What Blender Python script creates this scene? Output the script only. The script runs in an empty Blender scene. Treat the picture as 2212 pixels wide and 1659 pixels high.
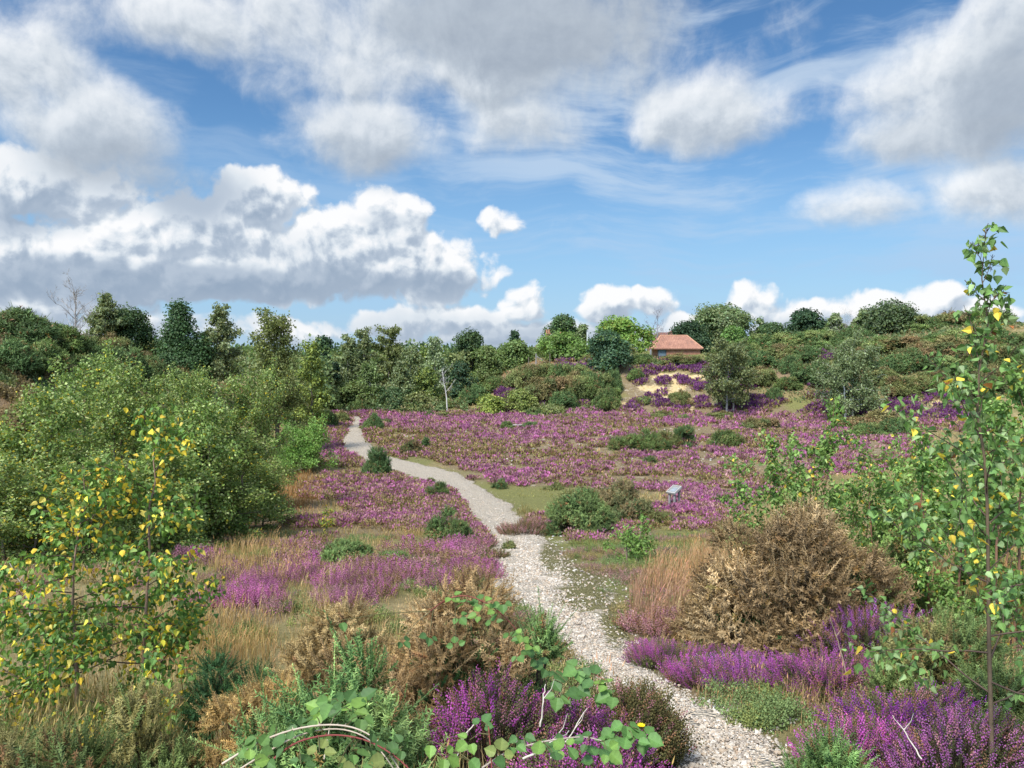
import bpy, math, random
import numpy as np

SC = bpy.context.scene
COL = SC.collection
R = math.radians

# ------------------------------------------------------------------ camera, light, sky
EYE = 6.0
PITCH = R(2.4)
cam_d = bpy.data.cameras.new('camera')
cam_d.sensor_width = 36.0
cam_d.lens = 18.0 / math.tan(R(33.66))
cam_d.clip_start = 0.05
cam_d.clip_end = 12000
cam = bpy.data.objects.new('camera', cam_d)
cam.location = (0, 0, EYE)
cam.rotation_euler = (math.pi / 2 - PITCH, 0, 0)
COL.objects.link(cam)
SC.camera = cam

SC.view_settings.view_transform = 'Standard'
SC.view_settings.look = 'None'
SC.view_settings.gamma = 1
SC.view_settings.exposure = 0.74
SC.cycles.max_bounces = 5
SC.cycles.diffuse_bounces = 3
SC.cycles.glossy_bounces = 1
SC.cycles.transmission_bounces = 3
SC.cycles.transparent_max_bounces = 4
SC.cycles.caustics_reflective = False
SC.cycles.caustics_refractive = False

SUN_EL, SUN_AZ = R(52), R(215)        # azimuth clockwise from +Y: behind the camera, to the left
sun_d = bpy.data.lights.new('sun', 'SUN')
sun_d.energy = 3.6
sun_d.angle = R(12)
sun_d.color = (1.0, 0.955, 0.88)
sun = bpy.data.objects.new('sun', sun_d)
COL.objects.link(sun)
sv = (math.cos(SUN_EL) * math.sin(SUN_AZ), math.cos(SUN_EL) * math.cos(SUN_AZ), math.sin(SUN_EL))
from mathutils import Vector
sun.rotation_euler = Vector(sv).to_track_quat('Z', 'Y').to_euler()
sun.location = (0, 0, 60)


# picture-plane bookkeeping in a 2212 x 1659 picture: a picture point and a depth give a place
PW, PH, PF = 2212.0, 1659.0, 2212 / 2 / math.tan(R(33.66))
cp, sp = math.cos(PITCH), math.sin(PITCH)


def ray(px, py):
    u = (np.asarray(px, float) - PW / 2) / PF
    v = -(np.asarray(py, float) - PH / 2) / PF
    return u, cp + v * sp, -sp + v * cp


def W(px, py, y):
    a, b, c = ray(px, py)
    k = y / b
    return np.array([a * k, y + 0 * k, EYE + c * k]).T


def project(x, y, z):
    dz = z - EYE
    f = y * cp - dz * sp
    u = y * sp + dz * cp
    f = np.maximum(f, 1e-3)
    return PW / 2 + PF * x / f, PH / 2 - PF * u / f


def azel(px, py):
    a, b, c = ray(px, py)
    return float(np.arctan2(a, b)), float(np.arctan2(c, np.hypot(a, b)))


# ---- world
world = bpy.data.worlds.new('World')
SC.world = world
world.use_nodes = True
world.cycles.sampling_method = 'MANUAL'
world.cycles.sample_map_resolution = 512


class NT:
    """small helper for writing node trees"""
    def __init__(s, tree):
        s.t = tree; s.n = tree.nodes; s.l = tree.links

    def set(s, sock, v):
        if isinstance(v, bpy.types.NodeSocket):
            s.l.new(v, sock)
        elif v is not None:
            if hasattr(sock.default_value, '__len__') and not hasattr(v, '__len__'):
                sock.default_value = [v] * len(sock.default_value)
            elif hasattr(sock.default_value, '__len__') and len(sock.default_value) == 4 and len(v) == 3:
                sock.default_value = (*v, 1)
            else:
                sock.default_value = v

    def node(s, typ, ins=(), **kw):
        n = s.n.new(typ)
        for k, v in kw.items():
            setattr(n, k, v)
        for k, v in (ins.items() if isinstance(ins, dict) else enumerate(ins)):
            s.set(n.inputs[k], v)
        return n

    def m(s, op, a, b=None, c=None, clamp=False):
        n = s.node('ShaderNodeMath', [x for x in (a, b, c) if x is not None], operation=op)
        n.use_clamp = clamp
        return n.outputs[0]

    def v(s, op, a, b=None, c=None, out=0):
        n = s.node('ShaderNodeVectorMath', [x for x in (a, b, c) if x is not None], operation=op)
        return n.outputs[out]

    def noise(s, vec, scale, detail=4, rough=0.5, lac=2.0, dim='3D', out=0, dist=0.0):
        n = s.node('ShaderNodeTexNoise', {'Vector': vec, 'Scale': scale, 'Detail': detail, 'Roughness': rough,
                                          'Lacunarity': lac, 'Distortion': dist}, noise_dimensions=dim)
        return n.outputs[out]

    def ramp(s, fac, stops, interp='LINEAR'):
        n = s.node('ShaderNodeValToRGB', [fac])
        cr = n.color_ramp
        cr.interpolation = interp
        while len(cr.elements) < len(stops):
            cr.elements.new(0.5)
        for e, (p, c) in zip(cr.elements, stops):
            e.position = p
            e.color = (*c, 1) if len(c) == 3 else c
        return n.outputs[0]

    def mix(s, f, a, b, blend='MIX'):
        n = s.n.new('ShaderNodeMix')
        n.data_type = 'RGBA'
        n.blend_type = blend
        s.set(n.inputs[0], f); s.set(n.inputs[6], a); s.set(n.inputs[7], b)
        return n.outputs[2]

    def sstep(s, x, lo, hi):
        n = s.node('ShaderNodeMapRange', [x, lo, hi, 0.0, 1.0], interpolation_type='SMOOTHSTEP')
        return n.outputs[0]


def lin(r, g, b):
    f = lambda c: (c / 255 / 12.92) if c <= 10 else ((c / 255 + 0.055) / 1.055) ** 2.4
    return (f(r), f(g), f(b))


# clouds: soft lumps at compass bearings and heights above the horizon (radians), roughened by noise
# (picture x, y, half width, half height, weight)
CRISP = [(30, 400, 130, 70, 1.1), (160, 420, 150, 75, 1.1), (560, 445, 120, 80, 1.2), (400, 500, 300, 85, 1.15),
         (690, 540, 150, 85, 1.15), (830, 500, 85, 85, 1.1), (930, 580, 120, 75, 1.15), (500, 590, 520, 66, 1.2),
         (80, 560, 260, 110, 1.1), (1000, 692, 110, 34, .9), (640, 704, 130, 30, .8), (870, 695, 120, 34, .9),
         (1145, 655, 46, 44, .9), (1310, 655, 66, 46, 1.0), (1400, 650, 60, 36, .95), (1630, 645, 64, 42, 1.0),
         (1730, 672, 90, 38, 1.0), (1880, 668, 100, 40, 1.0), (2010, 655, 70, 44, .95), (2140, 690, 120, 54, .95),
         (1080, 482, 50, 34, .95), (1480, 702, 60, 26, .85), (140, 640, 220, 50, .8),
         (1200, 728, 420, 34, .85), (1900, 712, 420, 34, .9), (380, 710, 420, 34, .8)]
SOFT = [(50, 160, 170, 140, 1.0), (190, 290, 230, 120, 1.05), (340, 385, 130, 55, .85), (470, 60, 240, 95, .9),
        (770, 90, 290, 150, 1.1), (790, 280, 170, 105, 1.05), (1120, 80, 370, 170, 1.25), (1150, 265, 150, 95, .95),
        (1540, 240, 180, 90, 1.05), (2080, 180, 260, 170, 1.1), (2230, 90, 220, 170, 1.1), (1650, 110, 180, 110, .55),
        (2150, 410, 170, 75, 1.0), (1890, 450, 130, 60, .85), (1940, 250, 140, 100, .7), (1760, 210, 80, 80, .5),
        (1180, 480, 50, 30, .6), (180, 30, 260, 80, .6)]
# greyer, shaded bellies
DARK = [(1150, 40, 330, 120, 1.0), (420, 615, 460, 46, 1.15), (400, 410, 130, 70, .9), (280, 370, 230, 90, .65),
        (940, 625, 130, 32, .7), (30, 470, 120, 50, .75), (2200, 220, 140, 170, .8), (780, 350, 130, 55, .6),
        (1180, 290, 160, 110, .35), (1560, 300, 140, 30, .4), (900, 700, 300, 30, .5), (1340, 690, 120, 30, .45),
        (1900, 716, 360, 30, .8), (1200, 730, 420, 30, .7), (300, 700, 300, 24, .6), (560, 230, 200, 90, .35), (1290, 160, 160, 90, .55), (850, 480, 70, 20, .5),
        (1960, 300, 190, 60, .45), (640, 540, 130, 40, .3)]


def cl(r, g, b):
    return tuple(c / 2 ** 0.72 for c in lin(r, g, b))


def blob_field(N, p, blobs, power=1.0):
    acc = None
    for (bx, by, rx, ry, w) in blobs:
        a0, e0 = azel(bx, by)
        a1, _ = azel(bx + (rx if bx < 1106 else -rx), by)
        _, e1 = azel(bx, by - ry)
        ra, re = abs(a1 - a0), abs(e1 - e0)
        q = N.v('MULTIPLY_ADD', p, (1 / ra, 1 / re, 0), (-a0 / ra, -e0 / re, 0))
        l2 = N.v('DOT_PRODUCT', q, q, out=1)
        f = N.m('MULTIPLY_ADD', l2, -w * 0.5, w)
        acc = f if acc is None else N.m('SMOOTH_MAX', acc, f, 0.22)
    return N.m('MAXIMUM', acc, -1.0)


def build_sky():
    g = bpy.data.node_groups.new('cloud_density', 'ShaderNodeTree')
    g.interface.new_socket('P', in_out='INPUT', socket_type='NodeSocketVector')
    for nm in ('Crisp', 'Soft'):
        g.interface.new_socket(nm, in_out='OUTPUT', socket_type='NodeSocketFloat')
    G = NT(g)
    gi = G.n.new('NodeGroupInput'); go = G.n.new('NodeGroupOutput')
    p = gi.outputs[0]
    warp = G.noise(p, 7.0, 3, 0.55, dim='2D', out=1)
    pw = G.v('MULTIPLY_ADD', warp, (0.05, 0.034, 0), G.v('ADD', p, (-0.025, -0.017, 0)))
    # cauliflower: two billowy octaves sets
    n1 = G.noise(pw, 10.0, 8, 0.64, dim='2D')
    bil = G.node('ShaderNodeTexVoronoi', {'Vector': pw, 'Scale': 26.0, 'Detail': 2.0, 'Roughness': 0.6},
                 feature='SMOOTH_F1', voronoi_dimensions='2D').outputs[0]
    n2 = G.noise(pw, 7.0, 7, 0.60, dim='2D')
    cr = blob_field(G, pw, CRISP)
    so = blob_field(G, pw, SOFT)
    cr = G.m('ADD', cr, G.m('MULTIPLY', G.m('SUBTRACT', n1, 0.5), 1.3))
    cr = G.m('SUBTRACT', G.m('ADD', cr, 0.2), G.m('MULTIPLY', bil, 0.42))
    so = G.m('ADD', so, G.m('MULTIPLY', G.m('SUBTRACT', n2, 0.5), 1.45))
    G.l.new(cr, go.inputs[0]); G.l.new(so, go.inputs[1])

    N = NT(world.node_tree)
    N.n.clear()
    out = N.n.new('ShaderNodeOutputWorld')
    bg = N.n.new('ShaderNodeBackground')
    N.l.new(bg.outputs[0], out.inputs[0])
    sky = N.node('ShaderNodeTexSky', sky_type='NISHITA', sun_disc=False, sun_elevation=SUN_EL, sun_rotation=SUN_AZ,
                 air_density=1.0, dust_density=0.1, ozone_density=3.0)
    tc = N.n.new('ShaderNodeTexCoord')
    d = N.v('NORMALIZE', tc.outputs['Generated'])
    sx = N.node('ShaderNodeSeparateXYZ', [d])
    az = N.m('ARCTAN2', sx.outputs[0], sx.outputs[1])
    el = N.m('ARCSINE', sx.outputs[2])
    P = N.node('ShaderNodeCombineXYZ', [az, el, 0.0]).outputs[0]
    d0 = N.node('ShaderNodeGroup', [P], node_tree=g) if False else None

    def grp(vec):
        n = N.n.new('ShaderNodeGroup'); n.node_tree = g
        N.l.new(vec, n.inputs[0])
        return n.outputs[0], n.outputs[1]
    c0, s0 = grp(P)
    c1, s1 = grp(N.v('ADD', P, (-0.008, 0.012, 0)))
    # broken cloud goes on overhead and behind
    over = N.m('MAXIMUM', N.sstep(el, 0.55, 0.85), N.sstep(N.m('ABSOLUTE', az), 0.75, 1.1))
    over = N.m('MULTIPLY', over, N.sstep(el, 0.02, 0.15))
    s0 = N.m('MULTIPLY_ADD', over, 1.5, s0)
    ca = N.sstep(c0, 0.26, 0.58)
    sa = N.sstep(s0, 0.30, 0.98)
    ce = N.m('SUBTRACT', c0, c1)
    se = N.m('SUBTRACT', s0, s1)
    dk = blob_field(N, N.v('ADD', P, N.v('MULTIPLY_ADD', N.noise(P, 9.0, 4, .55, dim='2D', out=1), (.07, .05, 0), (-.035, -.025, 0))), DARK)
    dk = N.sstep(dk, 0.0, 0.85)
    # crisp clouds: lit tops, grey bellies
    lit_c = N.m('ADD', N.sstep(ce, -0.26, 0.36), N.m('MULTIPLY', N.sstep(c0, 1.25, 0.4), 0.40), clamp=True)
    lit_c = N.m('MULTIPLY', lit_c, N.m('MULTIPLY_ADD', dk, -0.72, 1.0))
    colc = N.ramp(lit_c, [(0.0, cl(150, 168, 190)), (0.3, cl(184, 197, 213)), (0.6, cl(222, 230, 238)), (1.0, cl(254, 254, 255))])
    lit_s = N.m('ADD', N.sstep(se, -0.42, 0.50), N.m('MULTIPLY', N.sstep(s0, 1.5, 0.4), 0.25), clamp=True)
    lit_s = N.m('MULTIPLY', lit_s, N.m('MULTIPLY_ADD', dk, -0.68, 1.0))
    cols = N.ramp(lit_s, [(0.0, cl(160, 171, 185)), (0.3, cl(190, 200, 211)), (0.6, cl(220, 227, 234)), (1.0, cl(246, 249, 252))])
    # blue: the sky model, made a little deeper, plus thin streaky high cloud
    blue = N.node('ShaderNodeHueSaturation', {'Saturation': 1.2, 'Value': 1.0, 'Color': sky.outputs[0]}).outputs[0]
    blue = N.v('SCALE', blue)
    blue.node.inputs['Scale'].default_value = SKY_S
    blue = N.mix(N.sstep(el, 0.50, 0.02), blue, N.v('MULTIPLY', blue, (0.95, 1.0, 1.02)))
    Pw = N.v('MULTIPLY', N.v('MULTIPLY_ADD', N.noise(P, 3.0, 3, .5, dim='2D', out=1), (.25, .10, 0), P), (2.2, 13.0, 1))
    ci = N.noise(Pw, 1.6, 6, 0.6, dim='2D')
    ci = N.m('MULTIPLY', N.sstep(ci, 0.38, 0.72), N.m('MULTIPLY_ADD', N.sstep(az, -0.25, 0.05), 0.46, 0.24))
    col = N.mix(ci, blue, cl(205, 222, 240))
    hz = N.m('MULTIPLY', N.sstep(el, 0.30, 0.0), 0.75)
    col = N.mix(hz, col, cl(146, 190, 234))
    col = N.mix(N.m('MULTIPLY', ca, 0.97), col, colc)
    col = N.mix(N.m('MULTIPLY', sa, 0.93), col, cols)
    # sky around the sun, out of view, brightened extra to light the land
    sun_boost = N.sstep(N.v('DOT_PRODUCT', d, sv, out=1), 0.35, 1.0)
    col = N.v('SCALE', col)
    N.l.new(N.m('MULTIPLY_ADD', sun_boost, 26.0, 10.0), col.node.inputs['Scale'])
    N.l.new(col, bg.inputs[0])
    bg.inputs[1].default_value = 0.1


SKY_S = 0.076
build_sky()

# ------------------------------------------------------------------ noise, terrain
def _hash(ix, iy, seed):
    h = (ix.astype(np.int64) * 374761393 + iy.astype(np.int64) * 668265263 + seed * 1274126177) & 0xffffffff
    h = ((h ^ (h >> 13)) * 1274126177) & 0xffffffff
    return ((h ^ (h >> 16)) & 0xffff) / 65535.0


def vnoise(x, y, seed=0):
    x = np.asarray(x, float); y = np.asarray(y, float)
    ix, iy = np.floor(x), np.floor(y)
    fx, fy = x - ix, y - iy
    fx = fx * fx * (3 - 2 * fx); fy = fy * fy * (3 - 2 * fy)
    a, b = _hash(ix, iy, seed), _hash(ix + 1, iy, seed)
    c, d = _hash(ix, iy + 1, seed), _hash(ix + 1, iy + 1, seed)
    return (a + (b - a) * fx) + ((c + (d - c) * fx) - (a + (b - a) * fx)) * fy


def fbm(x, y, seed=0, oct=4):
    s, a, t = 0, 0.5, 0
    for o in range(oct):
        s = s + a * vnoise(np.asarray(x) * 2 ** o, np.asarray(y) * 2 ** o, seed + o * 17); t += a; a *= 0.5
    return s / t


def ss(x, a, b):
    t = np.clip((np.asarray(x, float) - a) / (b - a), 0, 1)
    return t * t * (3 - 2 * t)


_dd = np.arange(0, 80, 0.1)
_dr = np.interp(_dd, [0, 1, 2, 3, 4, 5.5, 7, 10, 14, 20, 26, 31, 40, 80],
                [1.55, 1.6, 1.72, 1.9, 2.12, 2.42, 2.72, 3.2, 3.85, 4.75, 5.55, 5.92, 6.0, 6.0])
_k = np.hanning(17); _k /= _k.sum()
_dr = np.convolve(np.pad(_dr, 8, mode='edge'), _k, 'valid')


def hill_base(x):
    return np.interp(x, [-8, 5, 18, 26, 36, 46, 70, 200], [72, 71, 71, 65, 57, 49, 40, 40])


def Z(x, y):
    x = np.asarray(x, float); y = np.asarray(y, float)
    d = np.sqrt(np.maximum(y, 0) ** 2 + (0.35 * x) ** 2)
    z = EYE - np.interp(d, _dd, _dr)
    z = np.where(y < 0, EYE - 1.55 - 0.02 * d, z)
    # low hummock right in front of the camera
    z = z + 0.42 * np.exp(-((x + 0.45) / 1.25) ** 2 - ((y - 2.15) / 0.85) ** 2)
    z = z + 0.20 * np.exp(-((x - 2.9) / 1.0) ** 2 - ((y - 3.2) / 1.3) ** 2)
    # bank on the left
    amp = np.interp(y, [10, 25, 40, 55, 70, 90, 120], [0, 4.5, 7.6, 6.0, 3.5, 1.5, 1.0])
    z = z + amp * ss(-x, 13 + 0.05 * y, 30)
    # old quarry bank on the right and centre
    yb = hill_base(x)
    hc = np.interp(x, [-10, -7, -3, 2.5, 20, 30, 45, 60, 120], [0, 0.2, 2.2, 4.7, 4.8, 5.6, 7.2, 8.8, 9.5])
    run = np.interp(x, [0, 18, 30, 60], [15, 15, 24, 34])
    t = np.clip((y - yb) / run, 0, 1)
    prof = 0.55 * t + 0.45 * t * t * (3 - 2 * t)
    z = z + hc * prof + 0.012 * np.clip(y - yb - run, 0, 80) * (hc > 3)
    rough = np.interp(y, [0, 10, 40, 80], [0.05, 0.09, 0.16, 0.5])
    z = z + rough * (fbm(x * 0.5, y * 0.5, 3, 4) - 0.5)
    z = z + 0.7 * (fbm(x * 0.12, y * 0.12, 9, 3) - 0.5) * ss(y, 74, 86) * ss(hc, .5, 3)
    return z


def hit(px, py, ymax=160.0):
    """where the line of sight through a picture point meets the ground"""
    px = np.atleast_1d(np.asarray(px, float)); py = np.atleast_1d(np.asarray(py, float))
    a, b, c = ray(px, py)
    ys = np.geomspace(1.0, ymax, 500)
    X = a[:, None] / b[:, None] * ys; Zr = EYE + c[:, None] / b[:, None] * ys
    under = Zr < Z(X, np.broadcast_to(ys, X.shape))
    i = np.argmax(under, 1)
    i = np.where(under.any(1), i, len(ys) - 1)
    y0, y1 = ys[np.maximum(i - 1, 0)], ys[i]
    for _ in range(12):
        ym = (y0 + y1) / 2
        u = (EYE + c / b * ym) < Z(a / b * ym, ym)
        y1 = np.where(u, ym, y1); y0 = np.where(u, y0, ym)
    x = a / b * y1
    return np.stack([x, y1, Z(x, y1)], 1)


# picture-plane ellipses that say what grows where: (x, y, half width, half height)
HEATH = [(560, 1310, 75, 42), (470, 1330, 50, 40), (640, 1178, 62, 22), (700, 1140, 70, 22), (780, 1050, 130, 34), (900, 1090, 130, 34),
         (820, 1130, 110, 30), (860, 1095, 100, 40), (700, 1060, 50, 18), (960, 1120, 70, 30), (1010, 1160, 60, 34),
         (1000, 1210, 75, 34), (960, 1250, 100, 30), (850, 1245, 110, 26), (900, 1190, 70, 22), (660, 1240, 60, 26),
         (740, 1290, 80, 30), (560, 1255, 60, 22), (440, 1205, 40, 14), (980, 1090, 40, 20), (1040, 1190, 28, 40),
         (720, 960, 36, 40), (700, 910, 40, 26), (730, 886, 40, 8), (820, 900, 60, 12), (740, 1000, 50, 18),
         (1400, 920, 640, 40), (1250, 960, 420, 50), (1500, 990, 420, 46), (1250, 1020, 260, 36), (1450, 1035, 300, 34),
         (1640, 960, 330, 44), (1830, 960, 200, 40), (1100, 975, 150, 34), (960, 925, 130, 22), (1500, 1110, 90, 36),
         (1530, 1080, 110, 34), (1350, 1150, 70, 20), (1180, 1130, 60, 16), (1280, 1160, 60, 14), (930, 900, 200, 8),
         (1900, 985, 90, 24), (1080, 1005, 130, 18), (950, 960, 60, 24), (1690, 1040, 90, 30), (1420, 1310, 50, 40),
         (1410, 1360, 50, 60), (1450, 1440, 90, 50), (1560, 1480, 140, 60), (1700, 1440, 120, 50),
         # bank
         (1420, 790, 90, 12), (1580, 792, 40, 12), (1330, 800, 40, 8), (1545, 805, 50, 14), (1370, 815, 40, 20), (1385, 840, 40, 26), (1440, 830, 60, 14),
         (1420, 860, 60, 26), (1360, 880, 70, 20), (1500, 860, 60, 30), (1570, 830, 30, 16), (1590, 850, 50, 30), (1480, 885, 80, 16), (1440, 890, 60, 10),
         (1250, 790, 50, 10), (1100, 870, 30, 16), (1150, 880, 40, 12), (1340, 895, 80, 14), (1280, 880, 50, 10), (1200, 895, 80, 8), (1090, 850, 14, 12),
         (1800, 885, 60, 14), (1760, 850, 30, 14), (2000, 875, 80, 18), (1770, 770, 50, 8), (1640, 880, 60, 20), (1300, 800, 30, 8)]
STONE = [(1250, 950, 420, 45), (1500, 1000, 420, 30), (1080, 960, 200, 34), (1330, 1035, 160, 10), (880, 1075, 42, 26), (1180, 1050, 60, 6), (1640, 1000, 170, 26),
         (1900, 970, 90, 24), (830, 940, 60, 30), (1000, 950, 60, 20), (1420, 850, 130, 50), (1780, 765, 50, 10), (1700, 800, 40, 20), (2010, 870, 60, 20),
         (1360, 890, 70, 14), (1480, 1040, 90, 14), (1250, 1290, 90, 70), (1300, 1250, 60, 40), (1200, 1180, 50, 40), (1660, 1500, 60, 40)]
SAND = [(1445, 814, 50, 11), (1466, 832, 20, 24), (1500, 815, 34, 8), (1488, 885, 12, 18), (1410, 838, 40, 10), (1440, 852, 34, 14), (1545, 815, 26, 8), (1640, 785, 20, 10),
        (1350, 875, 50, 7), (1530, 872, 30, 6), (1260, 792, 40, 5), (2020, 870, 30, 10)]
GREEN = [(1640, 885, 110, 24), (1760, 880, 80, 26), (1450, 1200, 90, 60), (1500, 1160, 80, 30), (600, 1160, 120, 36), (500, 1200, 90, 50),
         (1000, 905, 180, 8), (1260, 1250, 70, 70), (1350, 1230, 60, 60), (1150, 1060, 130, 44), (1200, 1180, 60, 60), (880, 990, 60, 20), (1950, 890, 160, 30), (1600, 760, 400, 30)]
BROWN = [(640, 1060, 90, 60), (560, 1110, 100, 40), (1120, 800, 90, 30), (1050, 840, 60, 30), (1700, 810, 70, 40), (60, 830, 160, 60), (1180, 785, 60, 10), (1800, 820, 120, 30)]


def ell(px, py, L, soft=0.35):
    m = np.zeros_like(px)
    for (cx, cy, rx, ry) in L:
        d = np.sqrt(((px - cx) / rx) ** 2 + ((py - cy) / ry) ** 2)
        m = np.maximum(m, np.clip((1 + soft - d) / (2 * soft), 0, 1))
    return m


# the footpath: picture row, left edge, right edge
PATH_ROWS = [(1700, 1490, 1760), (1659, 1475, 1720), (1600, 1425, 1680), (1550, 1380, 1560), (1500, 1320, 1470), (1450, 1262, 1400), (1400, 1205, 1352), (1350, 1168, 1335),
             (1300, 1115, 1320), (1250, 1072, 1285), (1215, 1066, 1230), (1180, 1064, 1190), (1150, 1055, 1158), (1120, 1034, 1124),
             (1090, 1008, 1094), (1062, 985, 1050), (1040, 940, 1014), (1025, 890, 990), (1014, 850, 940), (1000, 800, 880), (985, 768, 830),
             (968, 746, 802), (950, 741, 788), (935, 748, 780), (922, 756, 781), (910, 762, 780), (902, 764, 777)]
_pl = hit([r[1] for r in PATH_ROWS], [r[0] for r in PATH_ROWS])
_pr = hit([r[2] for r in PATH_ROWS], [r[0] for r in PATH_ROWS])
# follow the ground on behind the gorse to the near end
PATH_C = (_pl + _pr) / 2
PATH_H = np.linalg.norm((_pr - _pl)[:, :2], axis=1) / 2
_tl = np.concatenate([[0], np.cumsum(np.linalg.norm(np.diff(PATH_C[:, :2], axis=0), axis=1))])
_tt = np.linspace(0, _tl[-1], 700)
PATH_X = np.interp(_tt, _tl, PATH_C[:, 0]); PATH_Y = np.interp(_tt, _tl, PATH_C[:, 1]); PATH_W = np.interp(_tt, _tl, PATH_H)
_k2 = np.hanning(21); _k2 /= _k2.sum()
PATH_X, PATH_Y, PATH_W = [np.convolve(np.pad(a, 10, mode='reflect', reflect_type='odd'), _k2, 'valid') for a in (PATH_X, PATH_Y, PATH_W)]


def path_dist(x, y):
    """distance from the path's centre line in units of its half width"""
    out = np.full(np.shape(x), 99.0)
    xf, yf = np.ravel(x), np.ravel(y)
    o = np.full(xf.shape, 99.0)
    for i in range(0, len(xf), 20000):
        dx = xf[i:i + 20000, None] - PATH_X[None, ::4]; dy = yf[i:i + 20000, None] - PATH_Y[None, ::4]
        d = np.hypot(dx, dy) / PATH_W[None, ::4]
        o[i:i + 20000] = d.min(1)
    return o.reshape(np.shape(x))


# ------------------------------------------------------------------ mesh building
class Buf:
    def __init__(s):
        s.v = []; s.c = []; s.t = []; s.q = []; s.n = 0

    def add(s, v, tris=None, quads=None, col=(.5, .5, .5)):
        v = np.asarray(v, np.float32).reshape(-1, 3)
        c = np.broadcast_to(np.asarray(col, np.float32), v.shape)
        s.v.append(v); s.c.append(c)
        if tris is not None and len(tris):
            s.t.append(np.asarray(tris, np.int32).reshape(-1, 3) + s.n)
        if quads is not None and len(quads):
            s.q.append(np.asarray(quads, np.int32).reshape(-1, 4) + s.n)
        s.n += len(v)

    def mesh(s, name, smooth=False):
        v = np.concatenate(s.v); c = np.concatenate(s.c)
        t = np.concatenate(s.t) if s.t else np.zeros((0, 3), np.int32)
        q = np.concatenate(s.q) if s.q else np.zeros((0, 4), np.int32)
        me = bpy.data.meshes.new(name)
        me.vertices.add(len(v)); me.vertices.foreach_set('co', v.ravel())
        nl = t.size + q.size
        me.loops.add(nl); me.loops.foreach_set('vertex_index', np.concatenate([t.ravel(), q.ravel()]))
        me.polygons.add(len(t) + len(q))
        st = np.concatenate([np.arange(len(t)) * 3, t.size + np.arange(len(q)) * 4]).astype(np.int32)
        me.polygons.foreach_set('loop_start', st)
        me.polygons.foreach_set('use_smooth', np.full(len(st), smooth))
        a = me.attributes.new('tint', 'FLOAT_COLOR', 'POINT')
        a.data.foreach_set('color', np.concatenate([c, np.ones((len(c), 1), np.float32)], 1).astype(np.float32).ravel())
        me.update(calc_edges=True)
        return me

    def obj(s, name, mat, parent=None, smooth=False, loc=None):
        o = bpy.data.objects.new(name, s.mesh(name, smooth))
        o.data.materials.append(mat)
        COL.objects.link(o)
        if parent is not None:
            o.parent = parent
        if loc is not None:
            o.location = loc
        return o


def scatter(buf, tv, tt, tq, pos, Rm, scale, col, tshade=None):
    """copies of a small template (verts tv) at pos with 3x3 frames Rm"""
    n, k = len(pos), len(tv)
    if n == 0:
        return
    sc = np.asarray(scale, float)
    sc = sc[:, None, None] if sc.ndim == 1 else sc[:, None, :] if sc.ndim == 2 else np.full((n, 1, 1), float(scale))
    P = np.asarray(tv, float)[None] * sc
    P = np.einsum('nij,nkj->nki', Rm, P) + np.asarray(pos)[:, None, :]
    col = np.broadcast_to(np.asarray(col, float), (n, 3))
    C = np.repeat(col[:, None, :], k, 1)
    if tshade is not None:
        C = C * np.asarray(tshade)[None, :, None] if np.ndim(tshade) == 1 else C * (1 - tshade[None, :, 3:]) + tshade[None, :, :3] * tshade[None, :, 3:]
    off = (np.arange(n) * k)[:, None, None]
    T = (np.asarray(tt, int)[None] + off).reshape(-1, 3) if tt is not None and len(tt) else None
    Q = (np.asarray(tq, int)[None] + off).reshape(-1, 4) if tq is not None and len(tq) else None
    buf.add(P.reshape(-1, 3), T, Q, C.reshape(-1, 3))


def norm(a):
    return a / np.maximum(np.linalg.norm(a, axis=-1, keepdims=True), 1e-9)


def frames(axis, rng, up=None, col=2):
    """frames whose column `col` is the axis; the other two roll at random, or face `up`"""
    axis = norm(np.asarray(axis, float))
    h = norm(rng.normal(size=axis.shape)) if up is None else np.broadcast_to(np.asarray(up, float), axis.shape) + 1e-4
    b = norm(np.cross(h, axis)); c = np.cross(axis, b)
    if col == 2:
        return np.stack([b, c, axis], 2)
    return np.stack([b, axis, np.cross(b, axis)], 2)       # column y along axis, z the face normal


def tube(buf, pts, rad, sides=5, col=(.2, .15, .1)):
    pts = np.asarray(pts, float); n = len(pts); rad = np.broadcast_to(rad, n)
    t = norm(np.gradient(pts, axis=0))
    h = np.array([0.31, 0.17, 0.93]) if abs(t[0][2]) < 0.8 else np.array([0.93, 0.31, 0.1])
    b = norm(np.cross(t, h)); c = np.cross(t, b)
    a = np.arange(sides) / sides * 2 * np.pi
    ring = pts[:, None] + rad[:, None, None] * (np.cos(a)[None, :, None] * b[:, None] + np.sin(a)[None, :, None] * c[:, None])
    i = np.arange(n - 1)[:, None] * sides; j = np.arange(sides)[None]; jn = (j + 1) % sides
    q = np.stack([i + j, i + jn, i + sides + jn, i + sides + j], 2).reshape(-1, 4)
    cc = np.asarray(col, float)
    if cc.ndim == 2:
        cc = np.repeat(cc, sides, 0)
    buf.add(ring.reshape(-1, 3), None, q, cc)
    tip = np.arange(sides)[::-1]
    if sides == 4:
        buf.add(ring[-1], None, [[0, 1, 2, 3]], cc if cc.ndim == 1 else cc[-sides:])
    elif sides > 4:
        ct = pts[-1] + t[-1] * rad[-1] * .3
        buf.add(np.vstack([ring[-1], ct]), [[k, (k + 1) % sides, sides] for k in range(sides)], None, cc if cc.ndim == 1 else np.vstack([cc[-sides:], cc[-1:]]))


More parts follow.
